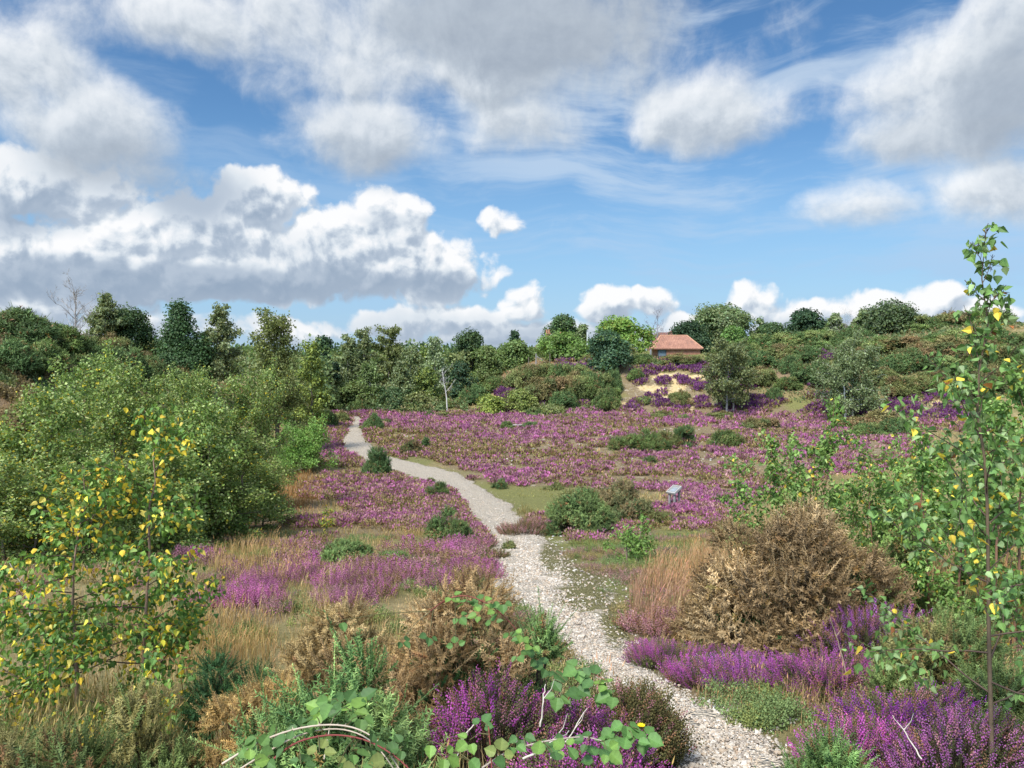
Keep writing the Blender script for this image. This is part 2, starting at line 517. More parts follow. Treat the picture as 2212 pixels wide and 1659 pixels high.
def box(buf, lo, hi, col=(.5, .5, .5), M=None):
    x0, y0, z0 = lo; x1, y1, z1 = hi
    v = np.array([[x0, y0, z0], [x1, y0, z0], [x1, y1, z0], [x0, y1, z0], [x0, y0, z1], [x1, y0, z1], [x1, y1, z1], [x0, y1, z1]], float)
    if M is not None:
        v = v @ np.asarray(M, float)[:3, :3].T + np.asarray(M, float)[:3, 3]
    buf.add(v, None, [[0, 3, 2, 1], [4, 5, 6, 7], [0, 1, 5, 4], [1, 2, 6, 5], [2, 3, 7, 6], [3, 0, 4, 7]], col)


# ---- tagging
def tag(o, label=None, cat=None, group=None, kind=None):
    if label: o['label'] = label
    if cat: o['category'] = cat
    if group: o['group'] = group
    if kind: o['kind'] = kind
    return o


def empty(name, loc, rz=0.0, s=1.0):
    e = bpy.data.objects.new(name, None)
    e.location = [float(v) for v in loc]; e.rotation_euler = (0, 0, rz); e.scale = (s, s, s) if np.isscalar(s) else s
    e.empty_display_size = 0.2
    COL.objects.link(e)
    return e


def copy_tree(src, parent=None):
    c = src.copy(); COL.objects.link(c)
    if parent is not None:
        c.parent = parent
    for ch in list(src.children):
        copy_tree(ch, c)
    return c


# ------------------------------------------------------------------ materials
def new_mat(name):
    m = bpy.data.materials.new(name); m.use_nodes = True
    N = NT(m.node_tree); N.n.clear()
    out = N.n.new('ShaderNodeOutputMaterial')
    return m, N, out


def principled(N, col, rough=0.8, spec=0.25, normal=None):
    b = N.n.new('ShaderNodeBsdfPrincipled')
    N.set(b.inputs['Base Color'], col); N.set(b.inputs['Roughness'], rough)
    b.inputs['Specular IOR Level'].default_value = spec
    if normal is not None:
        N.l.new(normal, b.inputs['Normal'])
    return b.outputs[0]


def leaf_mat(name, trans=0.35, rough=0.55, spec=0.3, var=0.25, scale=3.0):
    m, N, out = new_mat(name)
    at = N.node('ShaderNodeAttribute', attribute_name='tint').outputs[0]
    pos = N.n.new('ShaderNodeNewGeometry').outputs[0]
    n = N.noise(pos, scale, 3)
    oi = N.n.new('ShaderNodeObjectInfo').outputs['Random']
    val = N.m('MULTIPLY_ADD', n, var * 2, 1 - var)
    val = N.m('MULTIPLY', val, N.m('MULTIPLY_ADD', oi, 0.16, 0.92))
    c = N.node('ShaderNodeHueSaturation', {'Hue': N.m('MULTIPLY_ADD', oi, 0.012, 0.494), 'Value': val, 'Color': at}).outputs[0]
    p = principled(N, c, rough, spec)
    if trans > 0:
        t = N.node('ShaderNodeBsdfTranslucent', {'Color': N.v('MULTIPLY', c, (1.15, 1.15, .8))}).outputs[0]
        mx = N.node('ShaderNodeMixShader', [trans, p, t]).outputs[0]
        N.l.new(mx, out.inputs[0])
    else:
        N.l.new(p, out.inputs[0])
    return m


M_LEAF = leaf_mat('leaf')
M_NEEDLE = leaf_mat('needle', .22, .6, .2, .2, 2.0)
M_FLOWER = leaf_mat('heather flower', .25, .7, .15, .22, 1.5)
M_GRASS = leaf_mat('grass blade', .3, .6, .2, .2, 1.0)
M_BARK = leaf_mat('bark', 0.0, .85, .15, .35, 25.0)


def stone_mat():
    m, N, out = new_mat('flint pebble')
    at = N.node('ShaderNodeAttribute', attribute_name='tint').outputs[0]
    pos = N.n.new('ShaderNodeNewGeometry').outputs[0]
    n = N.noise(pos, 60, 4)
    c = N.mix(1.0, at, N.ramp(n, [(0.3, (.75, .73, .7)), (.6, (1, 1, 1))]), 'MULTIPLY')
    N.l.new(principled(N, c, .7, .3), out.inputs[0])
    return m


M_STONE = stone_mat()


def ground_mat():
    m, N, out = new_mat('heath ground')
    pos = N.n.new('ShaderNodeNewGeometry').outputs[0]
    A = lambda nm: N.node('ShaderNodeAttribute', attribute_name=nm).outputs['Fac']
    nl = N.noise(pos, 0.35, 5, .6); nm = N.noise(pos, 2.2, 5, .65); nf = N.noise(pos, 18, 4, .7); nx = N.noise(pos, 70, 3, .7)
    base = N.ramp(N.m('MULTIPLY_ADD', nm, .6, N.m('MULTIPLY', nf, .4)),
                  [(.28, (.085, .067, .032)), (.42, (.19, .15, .075)), (.56, (.30, .235, .12)), (.75, (.42, .34, .19))])
    green = N.ramp(nf, [(.25, (.065, .072, .024)), (.5, (.16, .16, .058)), (.75, (.28, .25, .105))])
    brown = N.ramp(nf, [(.25, (.08, .055, .032)), (.5, (.21, .145, .085)), (.75, (.34, .25, .155))])
    c = N.mix(N.m('MULTIPLY', N.sstep(nl, .38, .62), .75), base, green)
    c = N.mix(N.sstep(N.m('ADD', A('m_green'), N.m('MULTIPLY', N.m('SUBTRACT', nm, .5), .8)), .25, .7), c, green)
    c = N.mix(N.sstep(N.m('ADD', A('m_brown'), N.m('MULTIPLY', N.m('SUBTRACT', nm, .5), .8)), .3, .8), c, brown)
    heath = N.ramp(nf, [(.3, (.08, .058, .036)), (.5, (.19, .14, .085)), (.75, (.31, .24, .16))])
    c = N.mix(N.m('MULTIPLY', N.sstep(N.m('ADD', A('m_heath'), N.m('MULTIPLY', N.m('SUBTRACT', nm, .5), .7)), .35, .75), .8), c, heath)
    st = N.m('ADD', A('m_stone'), N.m('MULTIPLY', N.m('SUBTRACT', N.m('MULTIPLY_ADD', nm, .65, N.m('MULTIPLY', nf, .35)), .5), 2.6))
    stc = N.ramp(nx, [(.3, (.22, .19, .14)), (.5, (.50, .46, .38)), (.7, (.70, .67, .60))])
    c = N.mix(N.sstep(st, .82, 1.15), c, stc)
    sa = N.m('ADD', A('m_sand'), N.m('MULTIPLY', N.m('SUBTRACT', nm, .5), 1.1))
    sac = N.ramp(nm, [(.3, (.36, .27, .14)), (.48, (.50, .37, .18)), (.58, (.46, .37, .22)), (.7, (.52, .45, .31))])
    c = N.mix(N.sstep(sa, .58, .9), c, sac)
    n9 = N.noise(pos, 160, 3, .75)
    c = N.mix(1.0, c, N.ramp(N.m('MULTIPLY_ADD', nx, .5, N.m('MULTIPLY', n9, .5)), [(.3, (.5, .47, .42)), (.48, (.95, .95, .92)), (.68, (1.3, 1.27, 1.18))]), 'MULTIPLY')
    bp = N.n.new('ShaderNodeBump'); bp.inputs['Strength'].default_value = .8; bp.inputs['Distance'].default_value = .03
    N.l.new(N.m('ADD', nf, nx), bp.inputs['Height'])
    N.l.new(principled(N, c, .95, .1, bp.outputs[0]), out.inputs[0])
    return m


def path_mat():
    m, N, out = new_mat('shingle path')
    pos = N.n.new('ShaderNodeNewGeometry').outputs[0]
    A = lambda nm: N.node('ShaderNodeAttribute', attribute_name=nm).outputs['Fac']
    vo = N.node('ShaderNodeTexVoronoi', {'Vector': pos, 'Scale': 34.0}, feature='F1')
    vo2 = N.node('ShaderNodeTexVoronoi', {'Vector': pos, 'Scale': 85.0}, feature='F1')
    rnd = N.node('ShaderNodeSeparateXYZ', [vo.outputs['Color']]).outputs[0]
    rnd2 = N.node('ShaderNodeSeparateXYZ', [vo2.outputs['Color']]).outputs[0]
    peb = N.ramp(rnd, [(0, (.27, .235, .195)), (.3, (.41, .37, .31)), (.6, (.52, .48, .42)), (.85, (.62, .59, .54)), (1, (.46, .37, .28))])
    fine = N.ramp(rnd2, [(0, (.36, .31, .24)), (.5, (.50, .45, .375)), (1, (.62, .58, .50))])
    nm = N.noise(pos, 3.0, 5, .6); nf = N.noise(pos, 22, 4, .7)
    c = N.v('MULTIPLY', N.mix(N.sstep(nm, .35, .6), fine, peb), (1.36, 1.29, 1.16))
    edge = N.m('MULTIPLY', vo.outputs['Distance'], 26)
    c = N.mix(N.m('MULTIPLY', N.sstep(edge, .75, 1.3), .35), c, (.26, .215, .16))
    grass = N.ramp(nf, [(.3, (.10, .095, .035)), (.55, (.21, .185, .075)), (.75, (.33, .29, .15))])
    g = N.m('ADD', A('m_grass'), N.m('MULTIPLY', N.m('SUBTRACT', N.m('MULTIPLY_ADD', nm, .5, N.m('MULTIPLY', nf, .5)), .5), 2.2))
    c = N.mix(N.sstep(g, .45, .75), c, grass)
    bp = N.n.new('ShaderNodeBump'); bp.inputs['Strength'].default_value = .7; bp.inputs['Distance'].default_value = .015
    N.l.new(N.m('SUBTRACT', nf, N.m('MULTIPLY', edge, .6)), bp.inputs['Height'])
    N.l.new(principled(N, c, .9, .15, bp.outputs[0]), out.inputs[0])
    return m


# ------------------------------------------------------------------ ground sheet and path
def build_ground():
    r = np.concatenate([[0.02], np.geomspace(0.5, 150, 560), np.geomspace(155, 6000, 40)])
    th = np.concatenate([np.linspace(-R(44), R(44), 520), np.linspace(R(44), 2 * np.pi - R(44), 92)[1:-1]])
    TH, RR = np.meshgrid(th, r)
    X = RR * np.sin(TH); Y = RR * np.cos(TH)
    z = Z(X, Y)
    far = ss(RR, 140, 400)
    z = z * (1 - far) + (0.5 + 5.0 * ss(RR, 500, 4000)) * far
    n, k = X.shape
    v = np.stack([X, Y, z], 2).reshape(-1, 3)
    i = np.arange(n - 1)[:, None] * k; j = np.arange(k)[None]; jn = (j + 1) % k
    q = np.stack([i + j, i + k + j, i + k + jn, i + jn], 2).reshape(-1, 4)
    b = Buf(); b.add(v, None, q)
    o = b.obj('ground', ground_mat(), smooth=True)
    px, py = project(v[:, 0], v[:, 1], v[:, 2])
    ok = (v[:, 1] > 1) & (np.hypot(v[:, 0], v[:, 1]) < 150)
    for nm, L in (('m_heath', HEATH), ('m_stone', STONE), ('m_sand', SAND), ('m_green', GREEN), ('m_brown', BROWN)):
        a = o.data.attributes.new(nm, 'FLOAT', 'POINT')
        m = np.where(ok, ell(px, py, L, .4), 0)
        if nm == 'm_stone':
            m = m * .74
            pd = path_dist(v[:, 0], v[:, 1])
            m = np.maximum(m, np.where(ok, np.clip(1.9 - pd, 0, 1) * .55, 0))
        if nm == 'm_sand':
            m = m * (v[:, 1] > 60)
        a.data.foreach_set('value', m.astype(np.float32))
    tag(o, kind='structure')
    # path strip
    t = np.linspace(-1.25, 1.25, 23)
    tx = np.gradient(PATH_X); ty = np.gradient(PATH_Y); L = np.hypot(tx, ty)
    nx, ny = -ty / L, tx / L
    wob = 1 + 0.48 * (fbm(np.arange(700) * .2, np.zeros(700), 5, 5) - .5)
    wob2 = 1 + 0.48 * (fbm(np.arange(700) * .2, np.full(700, 9.), 8, 5) - .5)
    wl = np.where(t[None] < 0, wob[:, None], wob2[:, None])
    X = PATH_X[:, None] + nx[:, None] * t * PATH_W[:, None] * wl; Y = PATH_Y[:, None] + ny[:, None] * t * PATH_W[:, None] * wl
    off = (0.03 + 0.0011 * Y) * np.clip(1.15 - np.abs(t)[None], -1, 1) / .5
    off = np.minimum(off, 0.03 + .0011 * Y) + .02 * (fbm(X * 4, Y * 4, 6, 3) - .5) - 0.012 * np.clip(1 - np.abs(t)[None], 0, 1)
    z = Z(X, Y) + off
    v = np.stack([X, Y, z], 2).reshape(-1, 3)
    i = np.arange(699)[:, None] * 23; j = np.arange(22)[None]
    q = np.stack([i + j, i + 23 + j, i + 24 + j, i + 1 + j], 2).reshape(-1, 4)
    b = Buf(); b.add(v, None, q)
    p = b.obj('path', path_mat(), smooth=True)
    px, py = project(v[:, 0], v[:, 1], v[:, 2])
    g = np.maximum(ell(px, py, [(1260, 1235, 60, 55), (1190, 1205, 28, 40), (1260, 1290, 70, 40), (1330, 1340, 40, 60)], .5), ss(np.abs(np.tile(t, 700)), .8, 1.2) * .9)
    a = p.data.attributes.new('m_grass', 'FLOAT', 'POINT'); a.data.foreach_set('value', (g * .95).astype(np.float32))
    tag(p, kind='structure')


build_ground()

# ------------------------------------------------------------------ plant pieces
def leaf_template(kind):
    """x across, y along, z up; returns verts, tris, quads"""
    if kind == 'tiny':
        v = [(0, 0, 0), (.42, .45, .08), (0, 1, 0), (-.42, .45, .08)]
        return np.array(v), [[0, 1, 2], [0, 2, 3]], None
    if kind == 'birch':
        out = [(.10, .0), (.30, .08), (.47, .24), (.40, .36), (.36, .50), (.25, .62), (.17, .78), (.07, .9)]
    elif kind == 'bramble':
        out = [(.12, .0), (.30, .06), (.42, .2), (.47, .36), (.44, .52), (.36, .66), (.25, .79), (.11, .9)]
    if kind == 'bramble':
        out = [(x * (1.05 if i % 2 else .95), y) for i, (x, y) in enumerate(out)]
    rib = [(0, y * .97, -.02 - .05 * math.sin(y * 3.1) + (-.10 * y * y)) for _, y in out]
    L = [(-x, y, .10 * x / .47 - .10 * y * y) for x, y in out]
    Rr = [(x, y, .10 * x / .47 - .10 * y * y) for x, y in out]
    n = len(out)
    v = [(0, -.0, -.0)] + rib + L + Rr + [(0, 1.04, -.12)]
    tip = len(v) - 1
    q, t = [], []
    for i in range(n - 1):
        q.append([1 + i, 1 + n + i, 2 + n + i, 2 + i][::-1])
        q.append([1 + i, 1 + 2 * n + i, 2 + 2 * n + i, 2 + i])
    t += [[n, 2 * n, tip], [n, tip, 3 * n], [0, 1, 1 + n], [0, 1 + 2 * n, 1]]
    return np.array(v), t, q


def shoot_template(nsp, rng, spine=.17, wid=.022, ang=55, taper=.45, stem=.012):
    """a gorse shoot of unit length along z, bristling with thin spines"""
    V, T, S = [], [], []
    for i in range(nsp):
        t = .06 + .94 * (i + rng.random() * .6) / nsp
        a = i * 2.4 + rng.random()
        th = R(ang + rng.normal() * 12)
        d = np.array([math.sin(th) * math.cos(a), math.sin(th) * math.sin(a), math.cos(th)])
        L = spine * (1 - taper * t) * rng.uniform(.7, 1.2)
        s = np.array([-math.sin(a), math.cos(a), 0]) * wid * rng.uniform(.7, 1.2)
        b = np.array([0, 0, t])
        k = len(V)
        V += [b - s, b + s, b + d * L]
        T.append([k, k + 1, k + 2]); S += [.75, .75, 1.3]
    k = len(V)
    for j in range(3):
        a = j * 2.1
        V += [(stem * math.cos(a), stem * math.sin(a), 0), (stem * .4 * math.cos(a), stem * .4 * math.sin(a), 1)]
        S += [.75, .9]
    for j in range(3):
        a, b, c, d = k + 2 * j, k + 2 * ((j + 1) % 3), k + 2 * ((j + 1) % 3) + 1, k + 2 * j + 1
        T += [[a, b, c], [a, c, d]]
    return np.array(V), np.array(T), np.array(S)


RT = np.random.default_rng(5)
SHOOT_NEAR = [shoot_template(36, RT, .23, .024, 62, .5, .014) for _ in range(4)]
SHOOT_MID = [shoot_template(18, RT, .30, .042, 60, .45, .018) for _ in range(3)]
SHOOT_FAR = [shoot_template(7, RT, .48, .085, 55, .3, .03) for _ in range(3)]
LEADER = shoot_template(60, RT, .12, .011, 60, .6, .008)
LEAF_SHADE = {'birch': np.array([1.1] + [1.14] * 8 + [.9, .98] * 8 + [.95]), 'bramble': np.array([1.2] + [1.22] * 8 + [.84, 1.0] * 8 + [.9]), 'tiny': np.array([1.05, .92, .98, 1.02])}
LEAF = {k: leaf_template(k) for k in ('tiny', 'birch', 'bramble')}


def bush_lobes(rng, W_, D_, H_, n, rr=(.22, .36), low=-.05):
    d = norm(rng.normal(size=(n * 3, 3))); d = d[d[:, 2] > low][:n]
    s = np.array([W_ / 2, D_ / 2, H_])
    r = rng.uniform(rr[0], rr[1], len(d)) * min(W_, D_, H_ * 1.4)
    k = np.maximum(0.25, 1 - r / (np.linalg.norm(d * s, axis=1))) * rng.uniform(.62, 1.16, len(d))
    c = d * s * k[:, None]
    c[:, 2] = np.maximum(c[:, 2], r * .35)
    return c, r


def lobe_points(rng, c, r, n, shell=(.7, 1.05), squash=.85):
    w = r ** 2; i = rng.choice(len(r), n, p=w / w.sum())
    d = norm(rng.normal(size=(n, 3)))
    cen = c.mean(0) * np.array([1, 1, .6])
    o = norm(c[i] - cen)
    flip = (d * o).sum(1) < -.25
    d[flip] *= -1
    d[:, 2] = np.where(d[:, 2] < -.45, -d[:, 2], d[:, 2])
    p = c[i] + d * (r[i] * rng.uniform(shell[0], shell[1], n) ** 1.0)[:, None] * np.array([1, 1, squash])
    p[:, 2] = np.maximum(p[:, 2], .02)
    return p, d, i


def vary(rng, col, n, v=.18, h=.06):
    c = np.asarray(col, float)[None] * (1 + rng.normal(size=(n, 1)) * v) * (1 + rng.normal(size=(n, 3)) * h)
    return np.clip(c, .004, .9)


def stems(b, rng, targets, base_r=.15, rad=.02, col=(.10, .075, .05), n=3, sides=4, z0=0.0):
    for t in targets:
        a = rng.random() * 6.28; s = np.array([math.cos(a) * base_r * rng.random(), math.sin(a) * base_r * rng.random(), z0 - .05])
        m = (s + t) / 2 + rng.normal(size=3) * .08 * np.linalg.norm(t)
        q = np.linspace(0, 1, n + 2)[:, None]
        p = (1 - q) ** 2 * s + 2 * q * (1 - q) * m + q * q * t
        tube(b, p, np.linspace(rad, rad * .35, len(p)), sides, col)


GORSE_G = lin(76, 98, 58); GORSE_D = lin(50, 72, 46); GORSE_B = lin(140, 112, 72); GORSE_O = lin(96, 98, 58)


def gorse(rng, W_, D_, H_, lod, cols, nsh, lobes=18, size=.14, dead=0.0, up=.5, inner=None, leaders=0, rr=(.22, .36), core=True):
    """returns (foliage buffer, stem buffer). cols: list of (colour, share)"""
    c, r = bush_lobes(rng, W_, D_, H_, lobes, rr)
    cols_i = rng.choice(len(cols), len(c), p=np.array([k[1] for k in cols]) / sum(k[1] for k in cols))
    p, d, i = lobe_points(rng, c, r, nsh)
    ax = norm(d * 1.0 + np.array([0, 0, up]) + rng.normal(size=d.shape) * .45)
    Fr = frames(ax, rng)
    base = np.array([k[0] for k in cols])[cols_i[i]]
    lobe_v = (1 + rng.normal(size=len(c)) * .14)[i][:, None]
    col = np.clip(base * lobe_v * (1 + rng.normal(size=(nsh, 1)) * .24), .004, .9)
    if dead:
        k = rng.random(nsh) < dead
        col[k] = vary(rng, GORSE_B, k.sum(), .2)
    b = Buf(); tm = {'near': SHOOT_NEAR, 'mid': SHOOT_MID, 'far': SHOOT_FAR}[lod]
    g = rng.integers(0, 3, nsh)
    ln = size * rng.uniform(.6, 1.35, nsh)
    for k in range(3):
        s = g == k
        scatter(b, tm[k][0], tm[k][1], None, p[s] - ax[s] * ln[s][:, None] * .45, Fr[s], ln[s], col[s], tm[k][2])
    if leaders:                                            # long shoots standing clear of the bush
        p, d, i = lobe_points(rng, c, r, leaders, (.7, 1.0))
        ax = norm(d * .8 + np.array([0, 0, 1.0]) + rng.normal(size=d.shape) * .3)
        ln = size * rng.uniform(1.3, 2.4, leaders)
        col2 = np.clip(base[rng.integers(0, nsh, leaders)] * (1.12 + rng.normal(size=(leaders, 1)) * .2), .004, .9)
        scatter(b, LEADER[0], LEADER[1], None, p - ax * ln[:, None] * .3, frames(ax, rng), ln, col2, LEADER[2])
    if inner is not None:                                  # living green shoots deep inside a dying bush
        n = nsh // 5
        p, d, i = lobe_points(rng, c * .72, r, n, (.3, .9))
        ax = norm(d + np.array([0, 0, .8]) + rng.normal(size=d.shape) * .5)
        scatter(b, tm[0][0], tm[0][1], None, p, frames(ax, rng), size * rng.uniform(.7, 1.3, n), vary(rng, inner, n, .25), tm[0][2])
    sb = Buf()
    stems(sb, rng, c[: max(6, min(len(c), 26))] * .96, W_ * .08, .012 * H_ + .006, (.085, .065, .045))
    if core:                                               # dark twiggy middle: many thin twigs
        n = 60 if lod != 'far' else 14
        t, _, _ = lobe_points(rng, c * .8, r * .8, n, (.2, 1))
        stems(sb, rng, t, W_ * .2, .006 * H_ + .002, (.07, .055, .04), 1, 3)
    return b, sb


def crown_leaves(b, rng, c, r, n, size, col, lobe_v=.14, leaf_v=.18, squash=.8, elong=1.0, droop=.0, shell=(.55, 1.08), tmpl='tiny', alt=None, altp=0):
    p, d, i = lobe_points(rng, c, r, n, shell, squash)
    nrm = norm(d * .8 + np.array([0, 0, .5]) + rng.normal(size=d.shape) * .6)
    ax = norm(np.cross(nrm, rng.normal(size=d.shape)) + np.array([0, 0, -droop]))
    b_ = norm(np.cross(ax, nrm)); c_ = np.cross(b_, ax)
    Fr = np.stack([b_, ax, c_], 2)
    s = size * rng.uniform(.6, 1.4, n)
    sc = np.stack([s, s * elong, s], 1)
    C = np.asarray(col)[None] * (1 + rng.normal(size=len(r)) * lobe_v)[i][:, None] * (1 + rng.normal(size=(n, 1)) * leaf_v) * (1 + rng.normal(size=(n, 3)) * .05)
    if alt is not None:
        k = rng.random(n) < altp
        C[k] = vary(rng, alt, k.sum(), .15)
    t = LEAF[tmpl]
    scatter(b, t[0], t[1], t[2], p, Fr, sc, np.clip(C, .004, .9))


# a tree whose crown is a heap of leafy lobes on limbs
def lobe_tree(name, loc, rng, H, Wd, base=.25, n=5000, leaf=.16, col=(.06, .09, .03), shape='round', nl=26, trunk_r=None, bark=(.11, .09, .07), lean=0.0,
              rr=None, open_=.0, droop=.2, alt=None, altp=0, lobe_v=.15, D=None):
    e = empty(name, loc)
    hw = Wd / 2; hd = (D or Wd) / 2
    L = []
    for k in range(nl):
        t = (k + rng.random()) / nl
        a = k * 2.4 + rng.normal() * .5
        if shape == 'round':
            zz = base + (1 - base) * (t ** .8); q = (zz - base) / (1 - base); rad = math.sqrt(max(0.02, 1 - (q * 1.7 - .72) ** 2 / 1.05))
            rl = .30 * hw * rng.uniform(.75, 1.3)
        elif shape == 'cone':
            zz = base + (1 - base) * t; q = (zz - base) / (1 - base); rad = (1 - q) ** .85 + .04
            rl = (.16 + .26 * (1 - q)) * hw * rng.uniform(.8, 1.2)
        elif shape == 'birch':
            zz = base + (1 - base) * t; q = (zz - base) / (1 - base); rad = .25 + .75 * math.sin(min(1, (1 - q) * 1.35 + .08) * 1.9) ** 1.0
            rad *= 1 if q < .75 else (1 - q) / .25 * .7 + .3
            rl = .24 * hw * rng.uniform(.7, 1.35)
        else:                                             # broad dome down to the ground
            zz = base + (1 - base) * t; q = (zz - base) / (1 - base); rad = math.sqrt(max(.03, 1 - q * q * .97))
            rl = .28 * hw * rng.uniform(.75, 1.3)
        if rr: rl *= rr
        rad_o = max(0, rad * (rng.uniform(.45, 1.0) if k % 3 else rng.uniform(.1, .5)) - (rl / hw) * .6)
        L.append((math.cos(a) * rad_o * hw + lean * zz * H, math.sin(a) * rad_o * hd, min(zz * H, H - rl * .7), rl))
    L = np.array(L); c, r = L[:, :3], L[:, 3]
    b = Buf()
    crown_leaves(b, rng, c, r, n, leaf, col, lobe_v, .2, .8, 1.0, droop, (.5, 1.1), alt=alt, altp=altp)
    # loose sprays beyond the lobes keep the outline ragged
    m = n // 4
    crown_leaves(b, rng, c, r * rng.uniform(1.0, 1.5, len(r)), m, leaf * .9, col, lobe_v, .2, .9, 1.2, droop, (.85, 1.12))
    tr = trunk_r or .018 * H + .04
    tb = Buf()
    top = np.array([lean * H * .85, 0, H * (.86 if shape != 'round' else .7)])
    q = np.linspace(0, 1, 9)[:, None]
    pts = q * top + np.array([0, 0, -.15]) * (1 - q) + np.cumsum(rng.normal(size=(9, 3)) * .012 * H, 0) * np.array([1, 1, 0]) * q
    tube(tb, pts, tr * (1 - .82 * q[:, 0]), 6, bark)
    for k in range(len(c)):
        t0 = np.clip((c[k, 2] - r[k]) / max(top[2], .1) * rng.uniform(.55, .9), .08, .95)
        s = np.array([np.interp(t0, q[:, 0], pts[:, j]) for j in range(3)])
        mid = (s + c[k]) / 2 + np.array([0, 0, -.03 * H + .08 * H * (shape == 'birch')]) + rng.normal(size=3) * .03 * H
        u = np.linspace(0, 1, 5)[:, None]
        p = (1 - u) ** 2 * s + 2 * u * (1 - u) * mid + u * u * (c[k] + np.array([0, 0, r[k] * .3]))
        tube(tb, p, np.linspace(tr * .38, tr * .08 + .004, 5), 4, bark)
    tb.obj('trunk', M_BARK, e, True); b.obj('crown', M_LEAF, e)
    return e


# a tree grown branch by branch, leaves along every twig (birches and willows)
def twig_tree(name, loc, rng, H, crown_w, n_leaves, leaf, cols, base=.1, nprim=30, trunk_r=None, bark=(.20, .15, .12), trunks=1, spread=.0, droop=.25, up=.7,
              tmpl='tiny', jit=.05, sec=5, lean=(0, 0), prof=None, elong=1.0, hang=.6, tertiary=False, twig_col=(.09, .06, .045), tip=True, minr=.0035, leafzone=.25, el0=18):
    e = empty(name, loc)
    tb, lb = Buf(), Buf()
    tr = trunk_r or .012 * H + .006
    tw = []                                                # leaf-bearing polylines
    for s in range(trunks):
        a0 = s * 6.283 / trunks + rng.random()
        Hs = H * (1 if s == 0 else rng.uniform(.7, .97))
        off = np.array([math.cos(a0), math.sin(a0)]) * (0 if trunks == 1 else .12 * crown_w)
        ln = np.array(lean) + np.array([math.cos(a0), math.sin(a0)]) * spread * (0 if trunks == 1 else 1)
        q = np.linspace(0, 1, 14)
        pts = np.zeros((14, 3)); pts[:, 2] = q * Hs - .03
        w = np.cumsum(rng.normal(size=(14, 2)) * .010 * H, 0)
        pts[:, :2] = off + q[:, None] ** 1.3 * ln * Hs + w * q[:, None]
        tube(tb, pts, tr * (1 - q) ** .8 + minr * .8, 6, bark)
        if tip: tw.append(pts[9:])
        npr = nprim if trunks == 1 else max(6, nprim // trunks)
        for i in range(npr):
            t = base + (1 - base) * ((i + rng.random()) / npr) ** .95 * .97
            p0 = np.array([np.interp(t, q, pts[:, j]) for j in range(3)])
            u = (t - base) / (1 - base)
            pr = prof(u) if prof else (.45 + .55 * math.sin(min(1, u * 1.1 + .25) * 3.0)) * (1.05 - .5 * u * u)
            L = crown_w / 2 * pr * rng.uniform(.7, 1.15) + .03 * H
            a = i * 2.4 + s + rng.normal() * .35
            el = R(el0 + (60 - el0) * u * up + 12 * rng.normal())
            d = np.array([math.cos(a) * math.cos(el), math.sin(a) * math.cos(el), math.sin(el)])
            m = 7
            P = [p0]
            for k in range(1, m):
                d = norm(d + rng.normal(size=3) * .12 + np.array([0, 0, .06 * up - droop * .13 * (k / m) * 2]))
                P.append(P[-1] + d * L / (m - 1))
            P = np.array(P)
            br = min(tr * .45, .012 * L + .002) * (1 - .4 * u)
            tube(tb, P, np.maximum(np.linspace(br, br * .25, m), minr), 4, twig_col if br < .012 else bark)
            tw.append(P[max(1, int(m * leafzone)):])
            for j in range(sec):
                v = rng.uniform(.2, .95); f = v * (m - 1); k = int(f)
                b0 = P[k] + (P[min(k + 1, m - 1)] - P[k]) * (f - k)
                dd = norm(norm(P[min(k + 1, m - 1)] - P[k] + 1e-6) + rng.normal(size=3) * .65 + np.array([0, 0, -.1 * droop]))
                l2 = L * .42 * (1.1 - v * .6) * rng.uniform(.6, 1.2)
                S = [b0]
                for k2 in range(4):
                    dd = norm(dd + rng.normal(size=3) * .15 + np.array([0, 0, -.16 * droop]))
                    S.append(S[-1] + dd * l2 / 4)
                S = np.array(S)
                tube(tb, S, np.maximum(np.linspace(br * .45, br * .2, 5), minr * .7), 3, twig_col)
                tw.append(S)
                if tertiary:
                    for j3 in range(3):
                        f = rng.uniform(.3, 1) * 4; k = min(int(f), 3)
                        b1 = S[k] + (S[k + 1] - S[k]) * (f - k)
                        d3 = norm(S[k + 1] - S[k] + rng.normal(size=3) * .7 * np.linalg.norm(S[k + 1] - S[k]))
                        S3 = np.array([b1 + d3 * l2 * .5 * g + np.array([0, 0, -.08 * l2 * droop * g * g]) for g in (0, .33, .66, 1)])
                        tube(tb, S3, np.maximum(br * .2, minr * .6), 3, twig_col)
                        tw.append(S3)
    # leaves
    seg0 = np.concatenate([p[:-1] for p in tw]); seg1 = np.concatenate([p[1:] for p in tw])
    ln = np.linalg.norm(seg1 - seg0, axis=1)
    i = rng.choice(len(ln), n_leaves, p=ln / ln.sum())
    f = rng.random((n_leaves, 1))
    p = seg0[i] * (1 - f) + seg1[i] * f + rng.normal(size=(n_leaves, 3)) * jit
    p[:, 2] = np.maximum(p[:, 2], .03)
    dr = norm(seg1[i] - seg0[i])
    ax = norm(dr * .35 + rng.normal(size=p.shape) * .55 + np.array([0, 0, -hang]))
    nrm = norm(rng.normal(size=p.shape) * .8 + np.array([0, 0, .75]))
    b_ = norm(np.cross(ax, nrm)); c_ = np.cross(b_, ax)
    Fr = np.stack([b_, ax, c_], 2)
    cc = np.array([k[0] for k in cols]); pw = np.array([k[1] for k in cols], float)
    ci = rng.choice(len(cc), n_leaves, p=pw / pw.sum())
    # one twig's leaves turn together
    tv = (1 + rng.normal(size=len(ln)) * .12)[i][:, None]
    C = np.clip(cc[ci] * tv * (1 + rng.normal(size=(n_leaves, 1)) * .18), .004, .9)
    t = LEAF[tmpl]
    s = leaf * rng.uniform(.6, 1.25, n_leaves)
    curl = rng.uniform(.4, 1.8, n_leaves) * np.where(rng.random(n_leaves) < .3, -1, 1)
